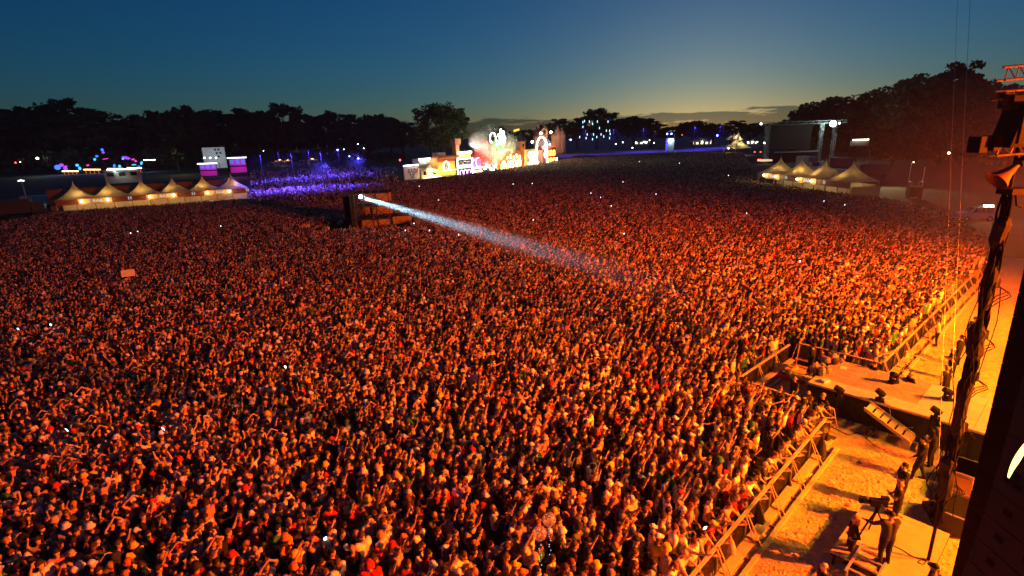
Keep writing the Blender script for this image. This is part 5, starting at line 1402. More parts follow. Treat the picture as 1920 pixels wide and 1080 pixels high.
# LED framed gate
r, L_, s, p = front('led_gate', 854, 882, 'dark ride gate outlined in white tubes with violet arches', back=-1)
Hh = 31 / s
MB().box((L_ / 2, .3, Hh * .5), (L_, .6, Hh)).build('wall', M_DARKW, r)
for x in (0.1, L_ - .1): MB().box((x, -.1, Hh / 2), (.22, .2, Hh)).build('tube_light', LED['white'], r)
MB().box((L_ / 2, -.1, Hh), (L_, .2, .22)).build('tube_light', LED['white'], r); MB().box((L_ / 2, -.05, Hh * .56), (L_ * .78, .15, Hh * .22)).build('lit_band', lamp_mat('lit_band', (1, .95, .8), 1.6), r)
mb = MB()
for f in (.25, .5, .75): arch(mb, L_ * f, .3, L_ * .2, Hh * .3, .10)
mb.build('violet_arches', LED['violet'], r)
mb = MB()
for f in (.25, .5, .75): arch(mb, L_ * f, Hh * .72, L_ * .2, Hh * .14, .08)
mb.build('pale_arches', mat('pale_trim', (.5, .5, .4), .6), r)
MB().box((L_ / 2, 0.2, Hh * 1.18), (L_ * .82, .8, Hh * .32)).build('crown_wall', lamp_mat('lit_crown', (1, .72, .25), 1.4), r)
mb = MB()
for k in range(9): mb.ell((L_ * (.1 + .1 * k), -.3, Hh * 1.36), (.35, .3, .35), 8, 5)
mb.build('cluster_lamps', lamp_mat('hot_white', (1, .97, .85), 22), r)
glow(p + FR @ Vector((L_ / 2, -3, Hh * 1.4)), 380, (1, .85, .5)); glow(p + FR @ Vector((L_ / 2, -3, Hh * .6)), 260, (1, .95, .9))
# violet swirl ride
r, L_, s, p = front('swirl_ride', 882, 906, 'violet lit swirl ride beside the gate', 'ride')
Hh = 30 / s
MB().box((L_ / 2, 1, Hh * .5), (L_, .5, Hh)).build('backdrop', mat('violet_board', (.25, .08, .24), .7, var=.3), r)
mb = MB()
for k, (cx, cz, rr) in enumerate(((.3, .62, .24), (.55, .5, .3), (.75, .7, .2))):
    mb.tube([(L_ * cx + math.cos(a) * L_ * rr, .5, Hh * cz + math.sin(a) * L_ * rr) for a in [1.2 + i * .33 for i in range(12)]], .1, 6)
mb.build('swirl_tubes', LED['violet'], r)
for f in (.15, .7): MB().prism([(L_ * f, .5), (L_ * (f + .24), .5), (L_ * (f + .12), Hh * .5)], 0, .4).build('pink_cone', LED['pink'], r)
MB().box((L_ * .5, -.3, .9), (L_, .3, .4)).build('step_light', LED['orange'], r); MB().box((L_ * .55, -.2, 2.2), (L_ * .9, .3, .35)).build('step_light', LED['white'], r)
glow(p + FR @ Vector((L_ * .5, -3, 3)), 320, (.8, .25, 1))
# red dome of bulbs
r, L_, s, p = front('red_dome', 905, 927, 'tall red dome studded with bulbs amid white smoke', 'dome', back=3)
MB().ell((L_ / 2, 0, 27 / s), (L_ * .55, L_ * .55, 20 / s), 14, 10).build('dome', M_REDW, r, None, True)
mb = MB(); rg2 = random.Random(3)
for k in range(46):
    a = rg2.uniform(math.pi, 2 * math.pi); u = rg2.uniform(-.9, .95); q = math.sqrt(1 - u * u)
    mb.ell((L_ / 2 + L_ * .57 * q * math.cos(a), L_ * .57 * q * math.sin(a), 27 / s + 20.5 / s * u), (.18, .18, .18), 6, 4)
mb.build('bulb_studs', LED['red'], r); MB().box((L_ / 2, 0, 6 / s), (L_ * .6, 3, 12 / s)).build('base', M_REDW, r)
glow(p + FR @ Vector((L_ / 2, -6, 27 / s)), 700, (1, .08, .03))
# white flare lamps at its foot
r, L_, s, p = front('flare_lamps', 903, 927, 'bank of white flare lamps at the foot of the red dome', 'lamps', back=-1)
mb = MB()
for k in range(6): mb.ell((L_ * (.1 + .16 * k), 0, (9 + 5 * math.sin(k * 1.3)) / s), (.45, .4, .45), 8, 6)
mb.build('lamp_bulbs', lamp_mat('flare_white', (.85, 1, .97), 26), r); MB().box((L_ / 2, .5, 4 / s), (L_, .4, 8 / s)).build('rack', M_BLACK, r); glow(p + FR @ Vector((L_ / 2, -2, 10 / s)), 700, (.85, 1, .95))
# green tower with ring
r, L_, s, p = front('green_tower', 928, 940, 'slim green lit tower with a ring on top', 'tower', back=2)
MB().tube([(L_ / 2, 0, 0), (L_ / 2, 0, 55 / s)], [1.5, 1.1], 10).build('shaft', mat('pale_tower', (.42, .5, .42), .7, var=.15), r)
mb = MB(); mb.tube([(L_ / 2 + 1.9 * math.cos(a), -.2, 60 / s + 1.9 * math.sin(a)) for a in [i * .4189 for i in range(16)]], .16, 6); mb.build('ring', LED['white'], r); glow(p + FR @ Vector((L_ / 2, -4, 34 / s)), 650, (.2, 1, .3))
# long hall of the middle
r, L_, s, p = front('orange_hall', 938, 986, 'long orange lit hall with arcade and bright floor', back=3)
Hh = 34 / s
MB().box((L_ / 2, 0, Hh / 2), (L_, 3, Hh)).build('wall', M_BRICK, r); MB().box((L_ * .3, -1.4, Hh + .3), (L_ * .4, .4, .5)).build('cornice_light', LED['orange'], r)
mb = MB()
for k in range(6): arch(mb, L_ * (.25 + .14 * k), .8, L_ * .1, Hh * .34, .16, -1.7)
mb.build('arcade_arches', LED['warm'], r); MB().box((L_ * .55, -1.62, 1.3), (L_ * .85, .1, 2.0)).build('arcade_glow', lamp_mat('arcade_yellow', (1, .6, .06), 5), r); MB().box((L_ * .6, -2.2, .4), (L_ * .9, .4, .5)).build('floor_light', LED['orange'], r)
for k in range(5): MB().box((L_ * (.4 + .12 * k), -1.6, Hh * (.6 + .08 * (k % 2))), (1.0, .12, 1.6)).build('window', lamp_mat('lit_window', (1, .75, .35), 4), r)
for f, c in ((.15, (1, .6, .2)), (.45, (1, .75, .35)), (.8, (1, .45, .1))): glow(p + FR @ Vector((L_ * f, -5, Hh * .4)), 520, c)
mb = MB()
for k, (x, z) in enumerate(((.28, 62), (.36, 70), (.36, 56), (.24, 50), (.46, 66), (.5, 57), (.47, 50))): mb.ell((L_ * x, -.4, z / s), (.55 if k != 2 else 1.0, .3, .8 if k != 2 else 2.2), 8, 6)
fan = thing('bulb_fan', 'fan of white oval bulbs above the orange hall', 'lamps', p + FR @ Vector((0, 1, 0)), frz)
mb.build('oval_bulbs', lamp_mat('oval_white', (.9, 1, .95), 12), fan); MB().tube([(L_ * .38, 0, Hh), (L_ * .38, 0, 66 / s)], .2, 6).build('stem', M_BLACK, fan)
# turret
r, L_, s, p = front('turret', 982, 990, 'small orange turret with a dark pointed roof', 'tower', back=2)
MB().box((L_ / 2, 0, 24 / s), (L_, 2, 48 / s)).build('wall', M_BRICK, r); MB().tube([(L_ / 2, 0, 48 / s), (L_ / 2, 0, 66 / s)], [L_ * .7, .05], 8).build('roof', M_DARKW, r); MB().box((L_ / 2, -1.05, 40 / s), (.8, .1, 1.4)).build('window', M_GLASS, r); glow(p + FR @ Vector((L_ / 2, -4, 36 / s)), 220, (1, .45, .12))
bb = thing('yellow_banner', 'small yellow banner high above the turret', 'banner', p + FR @ Vector((-1.5, 0, 68 / s)), frz); MB().box((0, 0, 0), (4.2, .06, .8), rot=Matrix.Rotation(-.12, 3, 'Y')).build('cloth', lamp_mat('yellow_cloth', (1, .75, .05), 1.3), bb); MB().tube([(1.2, 0, -3), (1.2, 0, 0)], .05, 5).build('pole', M_BLACK, bb)  # emission puts the light into the banner cloth itself
# cream sign building
r, L_, s, p = front('lettered_hall', 987, 1008, 'cream hall with glowing letters beside the white arch', back=1)
Hh = 32 / s
MB().box((L_ / 2, 0, Hh / 2), (L_, 3, Hh)).build('wall', M_CREAMW, r)
place('lettering', text_mesh('CRYP', 3.2, lamp_mat('letters_warm', (1, .95, .7), 6)), r, (L_ * .5, -1.6, Hh * .68)); place('lettering', text_mesh('OOOO', 1.7, lamp_mat('letters_warm', (1, .95, .7), 6)), r, (L_ * .5, -1.6, Hh * .45))
MB().box((L_ / 2, -1.6, Hh * .2), (L_, .2, Hh * .16)).build('lit_counter', lamp_mat('counter_warm', (1, .9, .55), 5), r); glow(p + FR @ Vector((L_ / 2, -5, Hh * .4)), 360, (1, .85, .4))
# white arch
r, L_, s, p = front('light_arch', 1003, 1022, 'tall white tube arch at the right of the fairground', 'arch', back=-1)
mb = MB(); arch(mb, L_ / 2, 0, L_, 52 / s, .26, 0, n=20); mb.build('tube_arch', LED['white'], r)
for k, z in enumerate((33, 20)): mb = MB(); mb.tube([(L_ * .8 + .85 * math.cos(a), -.2, z / s + 1.25 * math.sin(a)) for a in [i * .4189 for i in range(16)]], .14, 6); mb.build('tube_ring', LED['white'], r)
MB().box((L_ / 2, 2, 14 / s), (L_ * .9, .5, 28 / s)).build('backdrop', M_BRICK, r); glow(p + FR @ Vector((L_ / 2, -3, 40 / s)), 420, (.95, 1, 1)); glow(p + FR @ Vector((L_ / 2, -3, 9 / s)), 300, (1, .9, .75))
# red house at the end
r, L_, s, p = front('red_arcade_house', 1022, 1040, 'red lit arcade house at the right end of the fairground')
Hh = 34 / s
MB().box((L_ / 2, 1, Hh / 2), (L_, 3, Hh)).build('wall', M_REDW, r); mb = MB()
for k in range(3):
    for j in range(2): arch(mb, L_ * (.2 + .3 * k), Hh * (.08 + .4 * j), L_ * .17, Hh * .28, .16, -.65)
mb.build('arch_lights', LED['orange'], r); garland(r, 0, L_, Hh * .95, 8, LED['red'], -.6); glow(p + FR @ Vector((L_ / 2, -4, Hh * .6)), 420, (1, .12, .05))
r, L_, s, p = front('road_lamp', 1046, 1050, 'tall white road lamp right of the fairground', 'lamp post', back=4); MB().tube([(0, 0, 0), (0, 0, 34 / s)], .1, 6).build('pole', M_ALU, r); MB().ell((0, 0, 35 / s), (.5, .4, .3), 8, 6).build('lamp_head', lamp_mat('road_white', (.9, .95, 1), 18), r)
bxp = fpx(1047, 0, 2); o = thing('light_box', 'small glowing white box at the foot of the road lamp', 'box', bxp, frz); MB().box((0, 0, 1.3), (3, 1.5, 2.4)).build('panel', lamp_mat('box_white', (1, .95, .9), 7), o); MB().box((0, -.8, 1.3), (.2, .1, 2.5)).build('divider', M_BLACK, o)
# half ring in the crowd
o = thing('half_ring', 'low grey half ring standing before the smoke', 'ring', fpx(936, 0, -5), frz); mb = MB(); arch(mb, 0, 0, 6.5, 4.4, .3, 0); mb.build('tube', mat('grey_tube', (.4, .42, .42), .5), o)
# coloured smoke
def smoke(px, py, rx, rz_, dens, label, col=(1, 1, 1), back=2.0, seed=0, nscale=.34):
    c = fpx(px, 0, back); P = AT(px, py, c.y)
    m = bpy.data.materials.new('smoke_%d' % seed); m.use_nodes = True; nt = m.node_tree; nt.nodes.clear()
    o_ = nt.nodes.new('ShaderNodeOutputMaterial'); v = nt.nodes.new('ShaderNodeVolumePrincipled'); v.inputs['Color'].default_value = (*col, 1)
    t = nt.nodes.new('ShaderNodeTexCoord'); ln = nt.nodes.new('ShaderNodeVectorMath'); ln.operation = 'LENGTH'
    sc = nt.nodes.new('ShaderNodeMapping'); sc.inputs['Scale'].default_value = (1 / rx, 1 / rx, 1 / rz_); nt.links.new(t.outputs['Object'], sc.inputs[0]); nt.links.new(sc.outputs[0], ln.inputs[0])
    fa = nt.nodes.new('ShaderNodeMapRange'); fa.inputs['From Min'].default_value = .25; fa.inputs['From Max'].default_value = 1.0; fa.inputs['To Min'].default_value = .62; fa.inputs['To Max'].default_value = -.45; nt.links.new(ln.outputs['Value'], fa.inputs['Value'])
    nz = nt.nodes.new('ShaderNodeTexNoise'); nz.noise_dimensions = '4D'; nz.inputs['W'].default_value = seed * 3.1; nz.inputs['Scale'].default_value = nscale; nz.inputs['Detail'].default_value = 6; nt.links.new(t.outputs['Object'], nz.inputs['Vector'])
    a = nt.nodes.new('ShaderNodeMath'); a.operation = 'ADD'; nt.links.new(fa.outputs[0], a.inputs[0]); nt.links.new(nz.outputs['Fac'], a.inputs[1])
    d = nt.nodes.new('ShaderNodeMapRange'); d.inputs['From Min'].default_value = .62; d.inputs['From Max'].default_value = 1.1; d.inputs['To Max'].default_value = dens; nt.links.new(a.outputs[0], d.inputs['Value'])
    d.inputs['To Max'].default_value = dens * 2.2; nt.links.new(d.outputs[0], v.inputs['Density']); nt.links.new(v.outputs[0], o_.inputs['Volume'])
    tag(MB().ell((0, 0, 0), (rx, rx, rz_), 14, 10).build('smoke', m, None, P), label, None, kind='stuff')
    return P
P = smoke(897, 264, 6.0, 5.8, .20, 'white smoke cloud billowing over the fairground', seed=1, back=-2); glow(P + Vector((-2, -3, -3)), 1500, (1, .95, .8), 1.0)
smoke(914, 246, 8, 4.5, .035, 'thin grey smoke drifting above the white cloud', seed=2, back=4)
P = smoke(934, 282, 5, 8.5, .16, 'greenish smoke hanging by the green tower', seed=3, back=-4); glow(P + Vector((0, -4, 2)), 1300, (.3, 1, .4)); 
P = smoke(952, 272, 7, 7.5, .11, 'yellowish smoke drifting over the orange hall', seed=4, back=-3); glow(P + Vector((2, -4, -3)), 1300, (1, .72, .3))
P = smoke(1024, 270, 6, 5, .09, 'pale smoke beside the white tube arch', seed=5, back=2); glow(P + Vector((-3, -4, 0)), 450, (.9, .95, 1))
P = smoke(913, 280, 5, 6, .10, 'reddish smoke in front of the red dome', seed=6, back=-4); glow(P + Vector((0, -3, 1)), 700, (1, .12, .06))
# chateau far behind, lit from below
Yc = 370.0
def chat(px): return AT(px, 300, Yc).x
ch = thing('chateau', 'far orange lit chateau with steep slate roofs behind the fairground', 'chateau', (chat(1032), Yc, 0))
kx = Yc / CAM_F
zt = lambda py: AT(1030, py, Yc).z
M_STONE = mat('sandy_stone', (.44, .30, .18), .85, var=.15, vscale=.2); M_SLATE = mat('slate_roof', (.09, .05, .035), .7, var=.2)
x0 = (1004 - 1032) * kx; x1 = (1026 - 1032) * kx
MB().box(((x0 + x1) / 2, 0, zt(252) / 2), (x1 - x0, 10, zt(252))).build('main_wing', M_STONE, ch)
MB().add([(x0, -5, zt(252)), (x1, -5, zt(252)), (x1, 5, zt(252)), (x0, 5, zt(252)), (x0 + 2, 0, zt(233)), (x1 - 2, 0, zt(233))], [(0, 1, 5, 4), (2, 3, 4, 5), (0, 4, 3), (1, 2, 5)]).build('main_roof', M_SLATE, ch)
for x in (1011, 1020): MB().box(((x - 1032) * kx, -1, zt(240)), (1.6, 1.6, 9)).build('chimney', M_STONE, ch)
d_ = MB().prism([((1021 - 1032) * kx - 2.2, zt(252)), ((1021 - 1032) * kx + 2.2, zt(252)), ((1021 - 1032) * kx + 2.2, zt(244)), ((1021 - 1032) * kx, zt(237)), ((1021 - 1032) * kx - 2.2, zt(244))], -6, -2).build('dormer', M_STONE, ch)
MB().box(((1021 - 1032) * kx, -6.05, zt(247)), (1.6, .1, 2.4)).build('window', M_GLASS, d_)
for px, top, rr in ((1007, 237, 2.2), (1040, 250, 2.6), (1045, 235, 2.8), (1053, 242, 2.4)):
    x = (px - 1032) * kx; t_ = MB().tube([(x, -3, 0), (x, -3, zt(255))], rr, 12).build('tower', M_STONE, ch); MB().tube([(x, -3, zt(255)), (x, -3, zt(top))], [rr * 1.15, .1], 12).build('spire', M_STONE if px > 1038 else M_SLATE, t_)
for px, e, c in ((1012, 2600, (1, .36, .10)), (1022, 2600, (1, .4, .12)), (1042, 2600, (1, .42, .14)), (1053, 1000, (.8, .5, .8))): add_light('chateau_lamp', 'POINT', (chat(px), Yc - 14, zt(258)), e * .6, c, size=.5)
for i, (px, py) in enumerate(((1014, 250), (1033, 248), (998, 266))): tag(MB().ell((0, 0, 0), (.8, .8, .8), 8, 6).build('wall_lamp', lamp_mat('far_white', (1, .95, .85), 12), None, AT(px, py, Yc - 10)), 'white lamp glaring before the chateau, %s from the left' % ORD[[1, 2, 0][i]], 'lamp', 'lamps before the chateau')
# ------------------------------------------------------------------ far left stages, far right field, empty stage
def lamp(px, py, Y, r, m, label, group=None, name='far_lamp', cat='lamp'):
    if r < 1: r *= .68
    return tag(MB().ell((0, 0, 0), (r, r, r), 8, 6).build(name, m, None, AT(px, py, Y)), label, cat, group)
F_WHITE = lamp_mat('far_cold_white', (.9, 1, 1), 16); F_WARM = lamp_mat('far_warm', (1, .85, .45), 12); F_BLUE = lamp_mat('far_blue', (.15, .2, 1), 20); F_RED = lamp_mat('far_red', (1, .05, .05), 10)
# dance stage at the far left: lit counters and blue scenery
YL = 300.0
ds = thing('dance_stage', 'low far stage with blue scenery and lit counter strips at left', 'stage', (AT(180, 320, YL).x, YL, 0))
X = lambda px, py=315: AT(px, py, YL).x - ds.location.x
Z = lambda px, py: AT(px, py, YL).z
MB().box(((X(105) + X(270)) / 2, 4, Z(190, 318) / 2), (X(270) - X(105), 6, max(1.5, Z(190, 318)))).build('deck', M_BLACK, ds)
for a, b, y in ((116, 147, 321), (157, 189, 318), (202, 232, 316.5), (239, 267, 315)):
    for k in range(4):
        xa = a + (b - a) * k / 4; MB().box((X(xa + (b - a) / 8), -.5, Z(xa, y)), ((b - a) / 4.6 * YL / CAM_F, .4, .6)).build('counter_light', lamp_mat('counter_strip', (1, .75, .35), 4), ds)
        MB().box((X(xa + 4), -.6, Z(xa, y + 5)), (.25, .2, 2.0)).build('counter_leg', lamp_mat('ember', (1, .2, .03), .8), ds)  # legs glow by emission in place of light falling on them
rg3 = random.Random(9)
BL = [lamp_mat('scene_blue', (.03, .15, 1), 2.2), lamp_mat('scene_violet', (.3, .05, 1), 1.6), lamp_mat('scene_pink', (1, .05, .45), 1.2), lamp_mat('scene_cyan', (.05, .45, 1), 2.0)]
for k, (px, py, w, h, m) in enumerate(((105, 314, 12, 9, 0), (112, 310, 10, 6, 1), (120, 316, 7, 8, 1), (121, 312, 3, 3, 2), (142, 310, 5, 5, 3), (147, 316, 4, 6, 3), (175, 299, 3, 5, 3), (179, 293, 4, 4, 0), (189, 281, 4, 5, 0), (191, 286, 4, 4, 1), (162, 310, 5, 3, 2), (195, 298, 12, 1.4, 2),
                                          (212, 311, 3, 6, 0), (222, 312, 4, 5, 3), (234, 296, 16, 5, 1), (228, 298, 3, 3, 3), (247, 299, 6, 3, 2), (252, 302, 3, 4, 2), (249, 309, 9, 2, 3), (263, 306, 3, 7, 3), (258, 312, 5, 2, 0))):
    MB().ell((X(px, py), 1, Z(px, py)), (w * YL / CAM_F / 2, .8, h * YL / CAM_F / 2), 8, 5, rot=Matrix.Rotation(rg3.uniform(-.5, .5), 3, 'Y')).build('scenery_light', BL[m], ds)
for k in range(6): MB().tube([(X(110 + 28 * k), 2, 0), (X(110 + 28 * k), 2, Z(150, 300))], .2, 6).build('scenery_post', M_BLACK, ds)
for px in (112, 185, 240): add_light('dance_lamp', 'POINT', AT(px, 306, YL - 3), 1400, (.1, .15, 1), size=.6)
# white lamp among bushes, red lamp
lamp(70, 297, 290, .8, F_WHITE, 'white lamp glaring among bushes at the far left'); add_light('bush_lamp', 'POINT', AT(70, 296, 288), 1500, (.8, 1, .7), size=.4)
lamp(29, 305, 290, .5, F_RED, 'small red lamp at the far left edge'); lamp(38, 304, 290, .35, F_WARM, 'small warm lamp beside the red one at the far left')
for i, (px, py, w, h) in enumerate(((40, 300, 18, 9), (86, 297, 14, 8), (330, 292, 26, 26))):
    c, cl = crown_mesh(500 + i, w * .29, h * .29, .3, 16, 40, .22); p = AT(px, py, 292 if i < 2 else 260)
    r = thing('bush', ('lit bush left of the far white lamp', 'lit bush right of the far white lamp', 'yellow green tree lit from below left of the white screen')[i], 'bush', (p.x, p.y, max(0, p.z - h * .16))); place('foliage', c, r); MB().tube([(0, 0, -3), (0, 0, .6)], .1, 5).build('stem', M_BARK, r)
add_light('bush_lamp', 'POINT', AT(333, 296, 256), 900, (1, 1, .3), size=.3)
tag(MB().box((0, 0, 0), (6, .3, .3)).build('strip_lamp', F_WHITE, None, AT(280, 300, 300)), 'short white lamp strip right of the far dance stage', 'lamp')
# twin violet screens and the white lit stage behind
def screen_tower(px0, px1, ptop, pbot, Y, label):
    p = AT((px0 + px1) / 2, pbot, Y); p.z = 0; w = (px1 - px0) * Y / CAM_F; top = AT(px0, ptop, Y).z
    r = thing('screen_tower', label, 'tower', p, 0, 'violet towers of the second stage')
    for sx in (-1, 1):
        for y in (0, 2.5): MB().tube([(sx * w / 2, y, 0), (sx * w / 2, y, top)], .1, 6).build('post', M_BLACK, r)
    MB().box((0, .3, top * .78), (w * .96, .3, top * .38)).build('screen', mat('screen_violet', (.25, .05, .3), .6, emit=(.45, .05, .8), estr=.3), r)
    for k, x in enumerate((-.33, 0, .33)): MB().box((x * w, .1, top * .8), (w * .2, .1, top * .22)).build('blue_panel', mat('panel_blue', (.05, .08, .3), .5, emit=(.1, .25, 1), estr=.6), r)
    MB().box((0, .3, top * .38), (w * .96, .3, top * .3)).build('lower_screen', mat('screen_pink', (.25, .04, .2), .6, emit=(.6, .03, .45), estr=.22), r)
    MB().box((0, 0, top), (w * 1.1, .5, .35)).build('top_light', lamp_mat('top_white', (.8, .9, 1), 5), r)
    for z in (.2, .6, .98): MB().box((0, 1.2, top * z - .1), (w, 2.4, .15)).build('deck', M_BLACK, r)
    add_light('tower_lamp', 'POINT', p + Vector((0, -4, 4)), 900, (.75, .05, .7), size=.4)
    return p, top
p1, t1 = screen_tower(378, 410, 307, 337, 215, 'left violet lit screen tower beside the bar tents'); p2, t2 = screen_tower(435, 466, 296, 336, 225, 'right violet lit screen tower of the second stage')
p = AT(405, 310, 240); p.z = 0
ws = thing('white_screen_stage', 'white lit stage screen with lamp beams behind the left tower', 'screen', p); zt2 = AT(405, 275, 240).z
MB().box((0, 0, zt2 * .62), (40 * 240 / CAM_F, .4, zt2 * .72)).build('screen', mat('screen_grey', (.5, .55, .55), .6, var=.35, vscale=.35, emit=(.55, .7, .68), estr=.22), ws)
for sx in (-1, 1): MB().box((sx * 5, .5, zt2 / 2), (.4, .4, zt2)).build('tower', M_BLACK, ws)
for k in range(5): MB().box((3.0 + .5 * k - 2, -.4, zt2 * (.9 - .12 * (k % 3))), (.7, .3, .7)).build('rigged_lamp', M_BLACK, ws)
for i, px in enumerate((383, 394, 405)):
    q = AT(px, 296, 236); lamp(px, 296, 236, .45, F_WHITE, 'white stage lamp, %s of three before the white screen' % ORD[i], 'white stage lamps')
    add_light('white_beam', 'SPOT', q, 9000, (.85, 1, .97), AT(px + 14, 318, 234), size=.2, spot=24)
# masts added to wash the fields with blue downlight
BLUE = (.085, .05, 1.0)
def added_blue_mast(px, py, h, e, label, spot=128):
    q = G(px, py); r = thing('blue_lamp_mast', label, 'lamp post', q, 0, 'masts with blue downlights')
    MB().tube([(0, 0, 0), (0, 0, h)], [.09, .06], 6).build('pole', M_BLACK, r); MB().box((0, -.6, h + .12), (.5, 1.4, .16)).build('hood', M_BLACK, r)
    add_light('blue_downlight', 'SPOT', q + Vector((0, -1.1, h - .2)), e * BLUE_LIT, BLUE, q + Vector((0, -1.1, 0)), size=.25, spot=spot, blend=.5)
for i, (px, py, e) in enumerate(((500, 372, 60000), (556, 366, 75000), (610, 362, 75000), (585, 340, 95000), (640, 334, 110000), (530, 348, 60000))):
    added_blue_mast(px, py, 11, e, 'slim mast with a blue downlight, %s of six over the second field' % ORD[sorted((500, 556, 610, 585, 640, 530)).index(px)])
for i, (px, py, Y) in enumerate(((672, 297, 251), (655, 293, 301))): lamp(px, py, Y, .5, F_BLUE, 'blue flood lamp, %s from the right over the second field' % ORD[i], 'blue flood lamps')
SPOTS = [(494, 283), (633, 281), (671, 270), (682, 278), (645, 280), (628, 282), (712, 292), (737, 290), (705, 283), (895, 256)]
for i, (px, py) in enumerate(SPOTS): lamp(px, py, 300 + 5 * i, .28 if i != 1 else .5, F_WHITE, 'tiny white lamp, %s from the left before the dark left wood' % ORD[sorted(range(len(SPOTS)), key=lambda k: SPOTS[k][0]).index(i)], 'tiny lamps before the left wood')
lamp(750, 300, 230, .55, F_RED, 'small red lamp left of the poster panel')
for i, (px, py, Y, r_) in enumerate(((664, 306, 255, 9), (600, 322, 215, 8))):
    P = AT(px, py, Y)
    m = bpy.data.materials.new('blue_mist_%d' % i); m.use_nodes = True; nt = m.node_tree; nt.nodes.clear()
    o_ = nt.nodes.new('ShaderNodeOutputMaterial'); v = nt.nodes.new('ShaderNodeVolumePrincipled'); v.inputs['Color'].default_value = (.9, .9, 1, 1)
    t = nt.nodes.new('ShaderNodeTexCoord'); ln = nt.nodes.new('ShaderNodeVectorMath'); ln.operation = 'LENGTH'; nt.links.new(t.outputs['Object'], ln.inputs[0])
    fa = nt.nodes.new('ShaderNodeMapRange'); fa.interpolation_type = 'SMOOTHSTEP'; fa.inputs['From Max'].default_value = r_ * .7; fa.inputs['To Min'].default_value = .03; fa.inputs['To Max'].default_value = 0
    nt.links.new(ln.outputs['Value'], fa.inputs['Value']); nt.links.new(fa.outputs[0], v.inputs['Density']); nt.links.new(v.outputs[0], o_.inputs['Volume'])
    tag(MB().ell((0, 0, 0), (r_ * 1.6, r_, r_ * .7), 14, 10).build('mist', m, None, P), ('blue lit mist at the right end of the second field', 'blue lit mist over the middle of the second field')[i], None, kind='stuff')
    add_light('mist_lamp', 'POINT', P + Vector((3, 0, 2)), 6000, (.08, .05, 1), size=.5)
# warm and white tents behind the second field
for i, (px, Y) in enumerate(((512, 320), (526, 318), (541, 316), (558, 330), (572, 318), (587, 316))):
    q = AT(px, 306, Y); pagoda((q.x, Y, 0), .2, 5.4, 2.8, 4.2 if i != 3 else 8.5, 'warm lit far tent, %s from the left behind the second field' % ORD[i], 'warm far tents', 260 if i != 3 else 40)
for i, (px, Y) in enumerate(((600, 330), (617, 345), (560, 350))):
    q = AT(px, 306, Y); pagoda((q.x, Y, 0), .2, 7, 3, 11.5, ('white peaked far tent right of the warm tents', 'smaller white peaked far tent beside it', 'tall dim peaked tent behind the warm tents')[i], 'white far tents', 45, (.85, .95, 1))
# --- right far field
for i, (px, py) in enumerate(((1070, 262), (1251, 251), (1259, 251), (1345, 254))):
    lamp(px, py, 330, .7, F_BLUE, ('blue flood beside the chateau', 'left blue flood on the white tower', 'right blue flood on the white tower', 'blue flood over the far right field')[i], 'blue floods of the far field')
for i, (px, py) in enumerate(((1098, 291), (1150, 290), (1205, 284), (1300, 281), (1348, 277))):
    added_blue_mast(px, py, 15, 120000, 'tall slim mast with a blue downlight, %s from the left on the far field' % ORD[i], 136)
# tree with hanging light tubes
tb = AT(1120, 250, 425)
TUBES = [(1093, 229), (1096, 227), (1105, 228), (1111, 232), (1120, 228), (1140, 228), (1093, 238), (1124, 240), (1137, 245), (1143, 245), (1101, 252), (1113, 252), (1127, 252), (1132, 256), (1144, 251), (1087, 257), (1099, 259), (1111, 261), (1119, 257), (1143, 259)]
for i, (px, py) in enumerate(TUBES):
    o = MB().tube([(0, 0, -.75), (0, 0, .75)], .17, 6).build('hanging_light_tube', lamp_mat('tube_blue_white', (.35, .65, 1), 5), None, AT(px, py, 418))
    tag(o, 'pale blue light tube, %s from the left in the dark tree' % ORD[sorted(range(len(TUBES)), key=lambda k: (TUBES[k], k)).index(i)], 'lamp', 'light tubes hung in the far tree')
# white lit tower
p = G(1255, 283); top = AT(1255, 259, p.y).z; w = 11 * p.y / CAM_F
tw2 = thing('white_tower', 'pale lit scaffold tower with twin blue floods on the far field', 'tower', p)
MB().box((0, 0, top / 2), (w, w, top)).build('sheeting', mat('tower_sheet', (.5, .55, .6), .7, var=.2), tw2); MB().box((0, -w / 2 - .1, top * .86), (w * .8, .2, top * .2)).build('lit_panel', lamp_mat('tower_white', (.75, .95, 1), 2.5), tw2)
for sx in (-1, 1): MB().tube([(sx * w * .55, -w * .55, 0), (sx * w * .55, -w * .55, top + 2)], .15, 6).build('post', M_STEEL, tw2)
add_light('tower_wash', 'POINT', p + Vector((0, -w, top * .8)), 700, (.7, .9, 1), size=.4)
# long lit marquee and pavilions
def pavilion(px, pyb, pyt, wpx, label, n=5):
    p = G(px, pyb); s = p.y / CAM_F; w = wpx * s; h = AT(px, pyt, p.y).z
    r = thing('marquee', label, 'tent', p, 0, 'lit marquees on the far field')
    MB().prism([(-w / 2, h * .5), (0, h), (w / 2, h * .5), (w / 2, h * .45), (-w / 2, h * .45)], -4, 4).build('roof', mat('grey_canvas', (.4, .42, .42), .8), r)
    for k in range(n):
        x = -w / 2 + w * (k + .5) / n; MB().box((x, -3.9, h * .24), (w / n * .55, .1, h * .34)).build('lit_bay', lamp_mat('bay_warm', (1, .9, .6), 1.6), r)
    for k in range(n + 1): MB().box((-w / 2 + w * k / n, -4, h * .24), (.25, .25, h * .48)).build('post', M_BLACK, r)
    for k in range(3): MB().ell((-w / 2 + w * (k + .2) / 2.4, -4.6, h * .45), (.5, .4, .4), 6, 5).build('bulb', lamp_mat('marquee_bulb', (1, .95, .7), 14), r)
    return p
pavilion(1313, 271, 259, 42, 'long grey marquee with lit bays right of the white tower'); pavilion(1406, 270, 262, 20, 'small bright stall left of the empty stage', 3); pavilion(1205, 270, 262, 34, 'low lit stalls under the dark trees right of the hung lights', 4)
